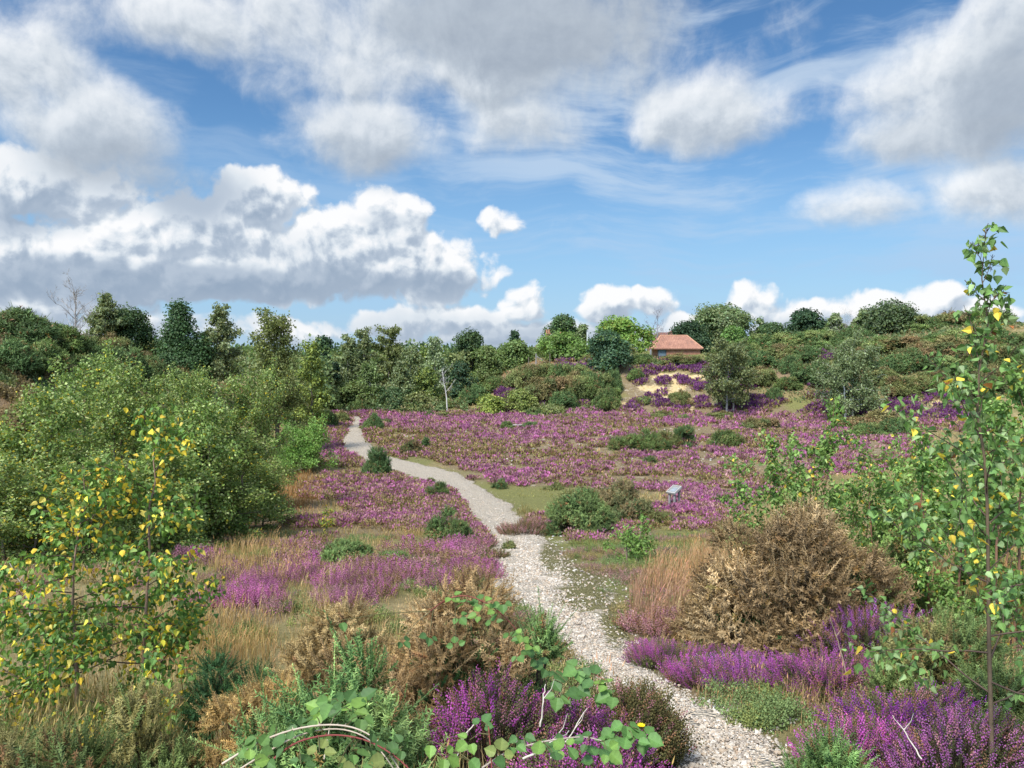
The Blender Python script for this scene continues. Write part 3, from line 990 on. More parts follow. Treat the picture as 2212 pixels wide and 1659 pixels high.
    scatter(lb, t[0], t[1], t[2], p, Fr, np.stack([s * rng.uniform(.75, 1.05, n_leaves), s * elong, s * curl], 1), C, LEAF_SHADE[tmpl])
    tb.obj('trunk', M_BARK, e, True); lb.obj('crown', M_LEAF, e)
    return e


def bare_tree(name, loc, rng, H, Wd, trunk_r, col, nprim=9, base=.3, depth=3, fork=False, lean=(0, 0)):
    e = empty(name, loc)
    tb, bb = Buf(), Buf()
    q = np.linspace(0, 1, 10)
    pts = np.zeros((10, 3)); pts[:, 2] = q * H * .95 - .1
    pts[:, :2] = q[:, None] * np.array(lean) * H + np.cumsum(rng.normal(size=(10, 2)) * .012 * H, 0) * q[:, None]
    tube(tb, pts, trunk_r * (1 - q * .85), 6, col)

    def grow(p0, d, L, r, k):
        m = 6; P = [p0]
        for _ in range(m - 1):
            d = norm(d + rng.normal(size=3) * .22 + np.array([0, 0, .10]))
            P.append(P[-1] + d * L / (m - 1))
        P = np.array(P)
        tube(bb, P, np.maximum(np.linspace(r, r * .3, m), trunk_r * .06), 4, col)
        if k > 0:
            for _ in range(3 if k > 1 else 4):
                j = rng.integers(1, m)
                grow(P[j], norm(d + rng.normal(size=3) * .6 + np.array([0, 0, .15])), L * rng.uniform(.4, .65), r * .5, k - 1)
    for i in range(nprim):
        t = base + (1 - base) * (i + rng.random()) / nprim * .95
        p0 = np.array([np.interp(t, q, pts[:, j]) for j in range(3)])
        a = i * 2.4 + rng.normal() * .4; el = R(25 + 35 * t)
        d = np.array([math.cos(a) * math.cos(el), math.sin(a) * math.cos(el), math.sin(el)])
        grow(p0, d, Wd / 2 * (1.15 - .6 * t) * rng.uniform(.7, 1.1), trunk_r * .42 * (1.1 - t * .6), depth - 1)
    tb.obj('trunk', M_BARK, e, True); bb.obj('branches', M_BARK, e)
    return e


# ---- heather and grass
def sprig_template(rng, nfl, nleaf=8, fl=.032, z0=.38):
    """an upright heather sprig of unit height: a stem, needles, little bells; the 4th shade entry says how far a vertex keeps its own colour"""
    V, T, S = [], [], []
    stemc = (.07, .055, .03); leafc = (.075, .09, .035)
    s = .006
    V += [(-s, 0, 0), (s, 0, 0), (0, 0, .97)]; T.append([0, 1, 2]); S += [(*stemc, 1)] * 3
    V += [(0, -s, 0), (0, s, 0), (0, 0, .97)]; T.append([3, 4, 5]); S += [(*stemc, 1)] * 3
    for i in range(nleaf):
        t = rng.uniform(.1, .75); a = i * 2.4; d = np.array([math.cos(a), math.sin(a), .9]) * .06
        b = np.array([0, 0, t]); w = np.array([-math.sin(a), math.cos(a), 0]) * .009
        k = len(V); V += [b - w, b + w, b + d]; T.append([k, k + 1, k + 2]); S += [(*leafc, 1)] * 3
    for i in range(nfl):
        t = z0 + (1 - z0) * (i + .5) / nfl; a = i * 2.4 + rng.random() * .6
        o = np.array([math.cos(a), math.sin(a), 0]); R0 = fl * (1.35 - .6 * t) * rng.uniform(.8, 1.25)
        c = np.array([0, 0, t]) + o * (R0 * 1.0 + .008)
        side = np.array([-math.sin(a), math.cos(a), 0])
        k = len(V)
        V += [c + np.array([0, 0, R0 * 1.1]), c + side * R0 * .75, c - side * R0 * .75, c + o * R0 * .7, c - np.array([0, 0, R0 * .9])]
        T += [[k, k + 1, k + 3], [k, k + 3, k + 2], [k + 4, k + 3, k + 1], [k + 4, k + 2, k + 3]]
        sh = rng.uniform(.75, 1.25)
        S += [(sh, sh, sh, 0)] * 5
    return np.array(V), np.array(T), np.array(S)


def scatter_sprigs(b, rng, tmpl, p, ax, ln, col):
    g = rng.integers(0, len(tmpl), len(p))
    Fr = frames(ax, rng)
    for k in range(len(tmpl)):
        s = g == k
        V, T, S = tmpl[k]
        n = int(s.sum())
        if n == 0: continue
        P = np.einsum('nij,nkj->nki', Fr[s], V[None] * ln[s][:, None, None]) + p[s][:, None]
        own = S[None, :, 3:]
        C = np.where(own > .5, S[None, :, :3] * np.ones((n, 1, 1)), col[s][:, None, :] * S[None, :, :3])
        b.add(P.reshape(-1, 3), (T[None] + (np.arange(n) * len(V))[:, None, None]).reshape(-1, 3), None, C.reshape(-1, 3))


SPRIG_NEAR = [sprig_template(RT, 26, 14, .030) for _ in range(4)]
SPRIG_NEAR += [sprig_template(RT, 14, 18, .026, .55), sprig_template(RT, 9, 22, .024, .7)]
SPRIG_MID = [sprig_template(RT, 11, 4, .05, .4) for _ in range(4)]
SPRIG_FAR = [sprig_template(RT, 5, 1, .085, .42) for _ in range(4)]
HEA = lin(168, 110, 138); HEA_B = lin(184, 110, 154); HEA_D = lin(142, 98, 112); HEA_P = lin(178, 136, 136); HEA_N = lin(148, 126, 88)


def blades(b, rng, p, h, w, col, lean=.35, seed=0.0, wind=(0.0, 0.0)):
    """curved grass blades with two joints; a share of them carries a seed head"""
    n = len(p)
    a = rng.random(n) * 6.283; d = np.stack([np.cos(a), np.sin(a), 0 * a], 1)
    bend = (lean * rng.uniform(.1, 1.0, n))[:, None] * d + np.array([wind[0], wind[1], 0])
    side = np.stack([-np.sin(a + .4), np.cos(a + .4), 0 * a], 1) * (w[:, None] / 2)
    hh = h[:, None]; up = np.array([0, 0, 1.0])
    m = p + hh * (.55 * up + .25 * bend); t = p + hh * ((1 - .25 * np.linalg.norm(bend, axis=1, keepdims=True)) * up + .95 * bend)
    V = np.stack([p - side, p + side, m + side * .7, m - side * .7, t], 1)
    off = (np.arange(n) * 5)[:, None]
    Q = np.array([[0, 1, 2, 3]]) + off; T = np.array([[3, 2, 4]]) + off
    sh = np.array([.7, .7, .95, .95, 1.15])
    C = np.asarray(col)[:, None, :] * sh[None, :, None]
    b.add(V.reshape(-1, 3), T, Q, C.reshape(-1, 3))
    k = rng.random(n) < seed
    if k.any():
        ax = norm(t[k] - m[k]); s = side[k] / (np.linalg.norm(side[k], axis=1, keepdims=True))
        L = .20 * hh[k]; wd = .005 * hh[k] + .0022
        o = t[k]
        V = np.stack([o - ax * L * .3, o + s * wd, o + ax * L * .7, o - s * wd], 1)
        c2 = np.clip(np.asarray(col)[k] * np.array([1.15, .98, .9]), 0, .9)
        b.add(V.reshape(-1, 3), None, np.array([[0, 1, 2, 3]]) + (np.arange(k.sum()) * 4)[:, None], np.repeat(c2, 4, 0))


def on_ground(x, y):
    return np.stack([x, y, Z(x, y)], 1)

# ------------------------------------------------------------------ placing things
def spot(px, row=None, y=None):
    """a place on the ground: under a picture point, or at depth y along the bearing of px"""
    if y is None:
        return hit(px, row)[0]
    x = float(W(px, 800, y)[0])
    return np.array([x, y, float(Z(x, y))])


def rise(p, px, top):
    return float(W(px, top, p[1])[2] - p[2])


def wide(w, y):
    return w * y / PF


C_MID = lin(108, 126, 70); C_DARK = lin(76, 98, 60); C_YEL = lin(142, 152, 72); C_OLV = lin(122, 128, 78); C_BIR = lin(124, 138, 92); C_PALE = lin(150, 160, 122)
C_BRI = lin(122, 150, 70); C_DEEP = lin(60, 84, 56); C_CHE = lin(106, 122, 78)
WHITE_BARK = (.52, .50, .45); GREY_BARK = (.30, .28, .25); BROWN_BARK = (.12, .09, .065)


# ---- buildings
def brick_mat():
    m, N, out = new_mat('red brick')
    tc = N.n.new('ShaderNodeTexCoord').outputs['Object']
    sx = N.node('ShaderNodeSeparateXYZ', [tc])
    uv = N.node('ShaderNodeCombineXYZ', [N.m('ADD', sx.outputs[0], sx.outputs[1]), sx.outputs[2], 0.0]).outputs[0]
    br = N.node('ShaderNodeTexBrick', {'Vector': uv, 'Color1': (.30, .135, .085), 'Color2': (.21, .09, .06), 'Mortar': (.30, .23, .17), 'Scale': 1.0, 'Mortar Size': .008,
                                       'Brick Width': .225, 'Row Height': .075}).outputs[0]
    n = N.noise(tc, 1.6, 5, .6)
    c = N.mix(1.0, br, N.ramp(n, [(.3, (.72, .68, .66)), (.65, (1.12, 1.08, 1.05))]), 'MULTIPLY')
    N.l.new(principled(N, c, .9, .15), out.inputs[0])
    return m


def tile_mat(name, a, b, c3):
    m, N, out = new_mat(name)
    tc = N.n.new('ShaderNodeTexCoord').outputs['Object']
    n = N.noise(N.v('MULTIPLY', tc, (1.0, 1.0, 1.0)), 1.3, 6, .68); n2 = N.noise(tc, 9, 3, .6)
    c = N.ramp(N.m('MULTIPLY_ADD', n, .65, N.m('MULTIPLY', n2, .35)), [(.3, c3), (.46, a), (.62, b), (.78, (b[0] * 1.15, b[1] * 1.3, b[2] * 1.4))])
    N.l.new(principled(N, c, .85, .2), out.inputs[0])
    return m


def plain(name, col, rough=.7, spec=.25, nscale=12.0, nvar=.25):
    m, N, out = new_mat(name)
    tc = N.n.new('ShaderNodeTexCoord').outputs['Object']
    n = N.noise(tc, nscale, 4, .6)
    c = N.mix(1.0, col, N.ramp(n, [(.3, (1 - nvar,) * 3), (.7, (1 + nvar * .6,) * 3)]), 'MULTIPLY')
    N.l.new(principled(N, c, rough, spec), out.inputs[0])
    return m


def hip_roof(b, x0, x1, y0, y1, zev, zr, rx0, rx1, rib=.0, nrib=0, th=.08):
    """hipped roof with ribbed tiling on its long faces"""
    ym = (y0 + y1) / 2
    def face(c0, c1, c2, c3, n, m=6):      # bottom-left, bottom-right, top-right, top-left
        c0, c1, c2, c3 = map(np.array, (c0, c1, c2, c3))
        nrm = norm(np.cross(c1 - c0, c3 - c0) if np.linalg.norm(c3 - c0) > 1e-6 else np.cross(c1 - c0, c2 - c0))
        u = np.linspace(0, 1, n); w = np.linspace(0, 1, m)
        Lb = np.linalg.norm(c1 - c0)
        V = []
        for k in w:
            l = c0 + (c3 - c0) * k; r = c1 + (c2 - c1) * k
            # ribs keep running straight up the slope
            s = l + (r - l) * u[:, None]
            along = (s - c0) @ norm(c1 - c0)
            hgt = rib * (np.abs(np.sin(along / Lb * np.pi * nrib)) if nrib else 0)
            V.append(s + nrm * (np.asarray(hgt)[:, None] if nrib else 0) + nrm * .012 * ((k * (m - 1)) % 2))
        V = np.concatenate(V)
        i = np.arange(m - 1)[:, None] * n; j = np.arange(n - 1)[None]
        b.add(V, None, np.stack([i + j, i + j + 1, i + n + j + 1, i + n + j], 2).reshape(-1, 4))
    A, B_, C_, D_ = (x0, y0, zev), (x1, y0, zev), (x1, y1, zev), (x0, y1, zev)
    E, F = (rx0, ym, zr), (rx1, ym, zr)
    nn = max(2, nrib * 5)
    face(A, B_, F, E, nn); face(C_, D_, E, F, nn)
    face(B_, C_, F, F, max(2, nn // 2)); face(D_, A, E, E, max(2, nn // 2))
    b.add([(x0, y0, zev - th), (x1, y0, zev - th), (x1, y1, zev - th), (x0, y1, zev - th), A, B_, C_, D_], None,
          [[0, 3, 2, 1], [0, 1, 5, 4], [1, 2, 6, 5], [2, 3, 7, 6], [3, 0, 4, 7]])


def build_barn():
    y = 112.0
    xl, xr = float(W(1421, 752, y)[0]), float(W(1513, 752, y)[0])
    zev = float(W(1460, 753.5, y)[2]); zr = float(W(1460, 726.5, y + 2.3)[2]) + .05
    gz = float(Z((xl + xr) / 2, y)); g0 = min(gz, zev - 2.3) - .3
    e = empty('brick_barn', ((xl + xr) / 2, y, g0))
    hw = (xr - xl) / 2; H = zev - g0; D = 4.6
    tag(e, 'small red brick barn with hipped pantile roof and blue door on the heath ridge', 'barn')
    xd = float(W(1440, 752, y)[0]) - (xl + xr) / 2
    b = Buf()
    box(b, (xd, 0, 0), (hw, .22, H)); box(b, (-hw, D - .22, 0), (hw, D, H)); box(b, (hw - .22, .223, 0), (hw - .003, D - .223, H - .01)); box(b, (-hw + .003, .26, 0), (-hw + .22, D - .223, H - .01))
    b.obj('wall', brick_mat(), e)
    b = Buf()
    x0 = float(W(1410, 752, y)[0]) - (xl + xr) / 2; x1 = float(W(1518, 752, y)[0]) - (xl + xr) / 2
    r0 = float(W(1427, 727, y + 2.3)[0]) - (xl + xr) / 2; r1 = float(W(1484, 727, y + 2.3)[0]) - (xl + xr) / 2
    hip_roof(b, x0, x1, -.32, D + .32, H + .02, zr - g0, r0, r1, .06, 30)
    roof = b.obj('roof', tile_mat('old pantiles', (.27, .135, .092), (.37, .195, .13), (.17, .11, .085)), e)
    b = Buf()
    rz = zr - g0
    ym = D / 2
    for p, q in (((r0, ym, rz), (r1, ym, rz)), ((r0, ym, rz), (x0, -.32, H)), ((r1, ym, rz), (x1, -.32, H)), ((r0, ym, rz), (x0, D + .32, H)), ((r1, ym, rz), (x1, D + .32, H))):
        u = np.linspace(0, 1, 14)[:, None]
        tube(b, np.array(p) * (1 - u) + np.array(q) * u + np.array([0, 0, .05]), .11 + .012 * (np.arange(14) % 2), 6)
    b.obj('ridge_tiles', tile_mat('ridge tiles', (.40, .21, .13), (.48, .27, .17), (.32, .17, .11)), roof)
    b = Buf()
    n = 6
    for i in range(n):
        a0 = -hw + .12 + (xd - .12 + hw - .12) * i / n; a1 = -hw + .12 + (xd - .12 + hw - .12) * (i + 1) / n - .012
        box(b, (a0, .06, .1), (a1, .10 + .01 * (i % 2), H - .14))
    d = b.obj('door', plain('weathered blue paint', (.115, .165, .205), .7), e)
    b = Buf()
    box(b, (-hw, .0, 0), (-hw + .115, .14, H - .003)); box(b, (xd - .115, .0, 0), (xd - .004, .14, H - .003)); box(b, (-hw + .118, .01, H - .13), (xd - .118, .13, H - .004))
    b.obj('door_frame', plain('dark door timber', (.07, .075, .08), .8), d)
    b = Buf(); box(b, (-hw - .2, -.30, H - .11), (hw + .25, -.24, H - .07)); b.obj('gutter', plain('black gutter', (.03, .03, .03), .5), e)


def build_house_left():
    y = 122.0
    P = lambda px, row, dy=0: W(px, row, y + dy)
    cx = float(P(1205, 740)[0]); g0 = float(Z(cx, y)) - .2
    e = empty('cottage', (cx, y, g0)); tag(e, 'cottage with brown tiled roof and two chimneys half hidden behind the hawthorns', 'house')
    x0 = float(P(1154, 750)[0]) - cx; x1 = float(P(1262, 750)[0]) - cx
    zev = float(P(1154, 750)[2]) - g0; zr = float(P(1190, 723, 3)[2]) - g0
    rx0 = float(P(1193, 723, 3)[0]) - cx; rx1 = float(P(1236, 723, 3)[0]) - cx
    b = Buf(); box(b, (x0 + .5, .4, 0), (x1 - .5, 5.6, zev)); b.obj('wall', plain('cream render', (.62, .58, .50), .9), e)
    b = Buf(); hip_roof(b, x0, x1, 0, 6, zev, zr, rx0, rx1)
    rf = b.obj('roof', tile_mat('brown roof tiles', (.16, .085, .06), (.22, .12, .085), (.11, .065, .05)), e)
    pot = plain('clay chimney pot', (.42, .19, .11), .8); bm = brick_mat()
    for px, top, w in ((1183.5, 722, 10), (1214, 727, 12)):
        b = Buf(); c = P(px, top, 3); xx = float(c[0]) - cx; hw = wide(w, y) / 2
        zt = float(P(px, top, 3)[2]) - g0
        box(b, (xx - hw, 2.6, zev + .3), (xx + hw, 3.4, zt)); box(b, (xx - hw - .08, 2.52, zt + .002), (xx + hw + .08, 3.48, zt + .2))
        ch = b.obj('chimney', bm, rf)
        b = Buf()
        for s in (-.5, .5):
            tube(b, [(xx + s * hw, 3, zt + .1), (xx + s * hw, 3, zt + .5), (xx + s * hw, 3, zt + .72)], [.15, .13, .16], 8)
        b.obj('chimney_pots', pot, rf)
    b = Buf(); u = np.linspace(0, 1, 6)[:, None]
    tube(b, np.array([x0, 0, zev]) * (1 - u) + np.array([rx0, 3, zr]) * u + np.array([0, 0, .08]), .09, 5)
    b.obj('hip_tiles', plain('pale hip mortar', (.5, .45, .4)), rf)
    b = Buf()
    gm = plain('window glass', (.08, .10, .12), .2, .5)
    for xx in (x0 + 1.6, (x0 + x1) / 2, x1 - 1.6):
        b = Buf(); box(b, (xx - .5, .36, zev - 1.7), (xx + .5, .397, zev - .5)); b.obj('window', gm, e)


def build_house_right():
    y = 138.0
    P = lambda px, row, dy=0: W(px, row, y + dy)
    cx = float(P(1465, 725)[0]); g0 = float(Z(cx, y)) - .2
    e = empty('house', (cx, y, g0)); tag(e, 'house with dark red-brown roof showing above the barn beside the dark yew', 'house')
    zev = float(P(1430, 729)[2]) - g0
    b = Buf(); x0, x1 = float(P(1432, 729)[0]) - cx, float(P(1530, 729)[0]) - cx
    zr = float(P(1460, 710.5, 4)[2]) - g0; r0, r1 = float(P(1458, 710.5, 4)[0]) - cx, float(P(1500, 710.5, 4)[0]) - cx
    hip_roof(b, x0, x1, 0, 8, zev, zr, r0, r1)
    x2, x3 = float(P(1412, 729)[0]) - cx, float(P(1450, 729)[0]) - cx
    zr2 = float(P(1436, 718, 6)[2]) - g0
    b.obj('roof', tile_mat('dark red tiles', (.15, .07, .05), (.20, .095, .065), (.10, .055, .045)), e)
    b = Buf(); hip_roof(b, x2, x3 + .3, 3, 9, zev - .03, zr2, float(P(1423, 718, 6)[0]) - cx, float(P(1447, 718, 6)[0]) - cx)
    b.obj('wing_roof', tile_mat('wing tiles', (.14, .07, .05), (.19, .09, .065), (.10, .055, .045)), e)
    b = Buf(); box(b, (x0 + .5, .5, 0), (x1 - .5, 7.5, zev)); box(b, (x2 + .4, 3.4, 0), (x0 + .49, 8.6, zev - .06)); b.obj('wall', brick_mat(), e)


build_barn(); build_house_left(); build_house_right()

# ---- poles, post, board
M_WOOD = plain('grey weathered wood', (.25, .24, .22), .85, .15, 20.0)
M_POLE = plain('grey pole', (.22, .23, .24), .6)


def build_small_structures():
    y = 120.0
    p = spot(1405.5, y=y); e = empty('street_lamp', p); tag(e, 'grey street lamp pole beside the bare tree above the barn', 'street lamp')
    H = rise(p, 1405, 711)
    b = Buf(); tube(b, [(0, 0, -.2), (0, 0, H * .5), (0, 0, H)], [.16, .13, .12], 8); b.obj('pole', M_POLE, e)
    b = Buf(); tube(b, [(0, 0, H - .1), (-.35, 0, H + .02), (-.8, 0, H - .02)], .05, 6); box(b, (-.25, -.08, H - .12), (.30, .08, H + .04)); b.obj('arm', M_POLE, e)
    b = Buf(); box(b, (-1.25, -.14, H - .12), (-.72, .14, H + .05)); box(b, (-1.2, -.1, H - .17), (-.8, .1, H - .122)); b.obj('lamp_head', M_POLE, e)
    p = spot(1268.5, y=110.0); e = empty('utility_pole', p); tag(e, 'short pale pole standing between two trees on the ridge', 'pole')
    H = rise(p, 1268, 716)
    b = Buf(); tube(b, [(0, 0, -.2), (0, 0, H * .5), (0, 0, H)], .09, 8); b.obj('pole', plain('pale pole', (.55, .58, .56), .6), e)
    b = Buf(); tube(b, [(0, 0, H), (0, 0, H + .12), (0, 0, H + .25)], [.11, .10, .05], 8); b.obj('cap', M_POLE, e)
    # strainer post with its brace
    p = spot(1158, y=86.0); H = rise(p, 1158, 764)
    e = empty('fence_post', p); tag(e, 'pale wooden fence post with a diagonal brace on the mound top', 'fence post')
    b = Buf(); tube(b, [(0, 0, -.3), (0, 0, H * .5), (0, 0, H)], [.075, .07, .07], 8); b.obj('post', M_WOOD, e)
    b = Buf(); tube(b, [(.05, 0, H * .72), (.6, .1, H * .45), (1.15, .2, H * .12)], .05, 6); b.obj('brace', M_WOOD, e)
    for px, lab in ((1142, 'thin dark fence post just left of the braced pale post'), (1188, 'thin dark fence post under the hawthorns right of the braced post')):
        p = spot(px, y=86.5)
        b = Buf(); tube(b, [(0, 0, -.2), (0, 0, .5), (0, 0, 1.0)], [.05, .045, .045], 6)
        b.add([(-.05, -.05, 1.0), (.05, -.05, 1.0), (.05, .05, 1.0), (-.05, .05, 1.0), (0, 0, 1.06)], [[0, 1, 4], [1, 2, 4], [2, 3, 4], [3, 0, 4]])
        o = b.obj('fence_post', plain('dark post', (.16, .13, .10)), None, loc=p); tag(o, lab, 'fence post', 'fence posts on the mound top')
    # lectern board among the heather
    p = spot(1456, 1096); y = p[1]
    e = empty('lectern_sign', p, R(-52)); tag(e, 'grey wooden lectern sign on two posts standing among the heather', 'sign')
    zt = rise(p, 1456, 1053)
    u = y / PF
    w, d = 19 * u, 23 * u
    pitch = R(28)
    M = np.eye(4); c, s = math.cos(pitch), math.sin(pitch)
    M[1, 1], M[1, 2], M[2, 1], M[2, 2] = c, -s, s, c
    M[2, 3] = zt - d / 2 * s
    b = Buf(); box(b, (-w / 2, -d / 2, -.02), (w / 2, d / 2, .02), M=M)
    bd = b.obj('board', M_WOOD, e)
    b = Buf()
    t = .035
    box(b, (-w / 2 - t, -d / 2 - t, -.035), (-w / 2 - .002, d / 2 + t, .045), M=M); box(b, (w / 2 + .002, -d / 2 - t, -.035), (w / 2 + t, d / 2 + t, .045), M=M)
    box(b, (-w / 2, -d / 2 - t, -.033), (w / 2, -d / 2 - .002, .043), M=M); box(b, (-w / 2, d / 2 + .002, -.033), (w / 2, d / 2 + t, .043), M=M)
    b.obj('frame', plain('pale edge timber', (.36, .35, .32), .85), bd)
    pan = Buf(); box(pan, (-w * .36, -d * .33, .021), (w * .36, d * .30, .026), M=M); pan.obj('panel', plain('faded panel', (.24, .27, .28), .5, .3, 6.0, .35), bd)
    for yy in (-d * .28, d * .36):
        b = Buf(); hz = zt - d / 2 * s + yy * s - .03
        for xx in (w * .36,):
            box(b, (xx - .03, yy - .03, -.2), (xx + .03, yy + .03, hz))
        b.obj('post', M_WOOD, e)
    b = Buf(); box(b, (-w * .36 - .03, -d * .28 - .03, -.2), (-w * .36 + .03, -d * .28 + .03, zt - d / 2 * s - d * .28 * s - .03)); b.obj('post', M_WOOD, e)


build_small_structures()

# ------------------------------------------------------------------ trees behind and on the ridge
SEED = [100]


def rg():
    SEED[0] += 1
    return np.random.default_rng(SEED[0])


def lt(label, px, top, w, y, col, name='tree', shape='round', n=5500, base=.2, leafpx=2.6, cat='tree', grp=None, **kw):
    p = spot(px, y=y); H = rise(p, px, top)
    e = lobe_tree(name, p, rg(), H, wide(w * 1.08, y), base, int(n * 1.5), leafpx * .82 * y / PF * 2.1, col, shape, **kw)
    return tag(e, label, cat, grp)


def tt(label, px, top, w, y, cols, name='birch_tree', n=7000, leafpx=2.6, cat='tree', grp=None, row=None, **kw):
    p = spot(px, row, y) if row is None else spot(px, row)
    y = p[1]; H = rise(p, px, top)
    e = twig_tree(name, p, rg(), H, wide(w, y), n, leafpx * y / PF * 2.1, cols, **kw)
    return tag(e, label, cat, grp)


bc = [(C_BIR, 6), (C_OLV, 3), (C_PALE, 1)]
G1 = 'trees on the left bank'
lt('dark green conifer-like tree, tallest of the left group', 390, 654, 150, 56, lin(72, 98, 58), 'conifer_tree', 'cone', 9000, .12, 2.6, grp=G1, nl=46, rr=1.15, alt=C_DARK, altp=.3, open_=.2)
tt('airy birch with feathery top just right of the dark conifer', 466, 668, 120, 58, bc, n=9000, base=.18, nprim=44, trunk_r=.14, bark=GREY_BARK, droop=.7, jit=.12, sec=7, grp=G1)
lt('round dark hawthorn below the bare grey tree', 275, 672, 120, 56, C_DARK, 'hawthorn_tree', 'round', 7000, .05, grp=G1, alt=C_MID, altp=.3, nl=34)
tt('thin birch rising behind the bare grey tree', 228, 640, 80, 54, bc, n=5200, base=.2, nprim=34, trunk_r=.1, bark=GREY_BARK, droop=.7, jit=.12, sec=6, grp=G1)
lt('low olive tree on the slope between the hawthorn and the conifer', 325, 735, 70, 60, C_OLV, 'hawthorn_tree', 'dome', 3500, .05, grp=G1, alt=C_YEL, altp=.2)
tt('broad olive willow in front of the left tree line', 598, 690, 150, 44, [(lin(118, 126, 72), 6), (lin(100, 112, 64), 3), (C_YEL, 1)], 'willow_tree', n=15000, base=.06, nprim=60, trunk_r=.16, bark=BROWN_BARK, droop=.5, jit=.16, sec=8, grp=G1,
   prof=lambda u: (1.0 - .5 * u) * (.8 + .2 * math.sin(u * 9)))
tt('yellow-green birch between the willow and the dark oak', 672, 745, 90, 58, [(C_YEL, 5), (C_MID, 3)], n=6500, base=.08, nprim=40, trunk_r=.1, droop=.5, jit=.13, sec=7, grp=G1)
lt('dark oak with a rounded crown behind the yellow-green birch', 702, 731, 72, 76, C_DEEP, 'oak_tree', 'round', 5000, .1, grp=G1, nl=26)
G2 = 'birch wood at the far end of the valley'
far = [
    ('slim birch at the left end of the far birch wood', 752, 728, 80, 84, bc, 5000),
    ('tall birch with a bare pale stem in the far birch wood', 788, 713, 92, 86, bc, 5200),
    ('broadest birch of the far wood with wind-blown crown', 840, 711, 135, 88, [(lin(122, 134, 78), 6), (C_OLV, 3)], 9000),
    ('lower birch right of the broadest one in the far wood', 884, 752, 100, 86, bc, 4500),
    ('short leafy birch filling the far wood right of centre', 918, 755, 90, 90, [(C_YEL, 3), (C_MID, 4)], 4000),
    ('slender see-through birch standing highest right in the far wood', 940, 727, 66, 84, [(C_PALE, 4), (C_BIR, 4)], 3600)]
for i, (lb, px, top, w, y, cols, n) in enumerate(far):
    tt(lb, px, top, w, y, cols, n=n, base=.14, nprim=36, trunk_r=.11, bark=WHITE_BARK if i % 2 else GREY_BARK, droop=.8, jit=.16, sec=7, grp=G2, leafpx=2.4)
front = [('young birch in front of the far wood beside the path end', 735, 800, 70, 80, bc, 4000), ('bushy young birch in front of the far wood near a white stem', 800, 790, 76, 79, [(C_MID, 5), (C_BIR, 4)], 4600),
         ('young birch with a crooked white stem in front of the far wood', 864, 786, 70, 78, bc, 4200), ('green young birch left of the dead white tree', 920, 800, 80, 80, [(C_YEL, 2), (C_MID, 5)], 4600)]
for i, (lb, px, top, w, y, cols, n) in enumerate(front):
    tt(lb, px, top, w, y, cols, n=n, base=.22, nprim=30, trunk_r=.085, bark=WHITE_BARK, droop=.7, jit=.15, sec=7, grp='young birches before the far wood', leafpx=2.3)
for lb, px, top, w, y, c, sh in [
    ('dark green shrub mass at the foot of the far birch wood, leftmost', 760, 830, 100, 77, C_MID, 'dome'), ('low green shrub at the foot of the far wood, middle one', 850, 845, 110, 76, C_DARK, 'dome'),
    ('grey-green shrub at the foot of the far wood near the white tree', 905, 852, 80, 75, C_OLV, 'dome'), ('deep green holly-like shrub right behind the dead white tree', 995, 785, 80, 82, C_DEEP, 'dome'),
    ('dull green shrub left of the path end', 700, 835, 80, 74, C_MID, 'dome')]:
    lt(lb, px, top, w, y, c, 'shrub', sh, 3600, .02, 2.4, 'shrub', 'shrubs along the foot of the far wood', alt=C_OLV, altp=.25, D=wide(w, y) * .8)
G3 = 'trees and hawthorns on the ridge'
ridge = [
    ('rounded dark oak at the left end of the ridge', 1018, 720, 92, 98, C_DARK, 'oak_tree', 'round', 6500, .08),
    ('small green tree below the rounded dark oak', 1050, 752, 80, 92, C_MID, 'hawthorn_tree', 'dome', 4200, .03),
    ('dark pointed tree standing up from the ridge left of the cottage', 1112, 716, 60, 100, C_DEEP, 'conifer_tree', 'cone', 4000, .1),
    ('dense hawthorn on the ridge left of the braced fence post', 1115, 742, 100, 95, C_MID, 'hawthorn_tree', 'dome', 5500, .03),
    ('dark tree behind the cottage chimneys', 1216, 686, 82, 128, C_DARK, 'oak_tree', 'round', 5200, .15),
    ('spreading bright green hawthorn in front of the cottage', 1218, 724, 122, 92, lin(112, 140, 68), 'hawthorn_tree', 'dome', 7000, .12),
    ('thin wispy tree between the cottage and the light green tree', 1258, 704, 44, 112, C_BIR, 'tree', 'birch', 2600, .1),
    ('dark bluish-green holly bush on the brow of the mound', 1308, 722, 98, 83, lin(74, 100, 70), 'holly_tree', 'round', 8000, .0),
    ('light green open-crowned tree left of the bare tree', 1343, 692, 128, 104, C_BRI, 'tree', 'round', 6500, .12),
    ('dark yew beside the barn roof', 1488, 700, 100, 119, C_DEEP, 'yew_tree', 'dome', 6000, .05),
    ('great chestnut with a broad dome of pale-tipped leaves behind the barn', 1560, 668, 158, 124, C_CHE, 'chestnut_tree', 'round', 12000, .06),
    ('fresh green small tree in front of the great chestnut', 1585, 712, 76, 109, lin(106, 138, 70), 'hawthorn_tree', 'dome', 4200, .05),
    ('low dark tree just right of the great chestnut', 1665, 703, 84, 120, C_DARK, 'oak_tree', 'round', 4600, .05),
    ('compact dark oak with a domed crown on the right ridge', 1733, 676, 86, 124, C_DEEP, 'oak_tree', 'round', 6200, .12),
    ('small wispy tree left of the grey dead shrub on the ridge', 1803, 681, 44, 118, C_BIR, 'tree', 'birch', 2600, .2),
    ('large dark clump tree standing highest on the right ridge', 1922, 663, 156, 106, lin(88, 106, 70), 'tree', 'dome', 11000, .05),
    ('slim wind-bent tree at the left edge of the large dark clump', 1862, 672, 40, 107, C_BIR, 'tree', 'birch', 2400, .1)]
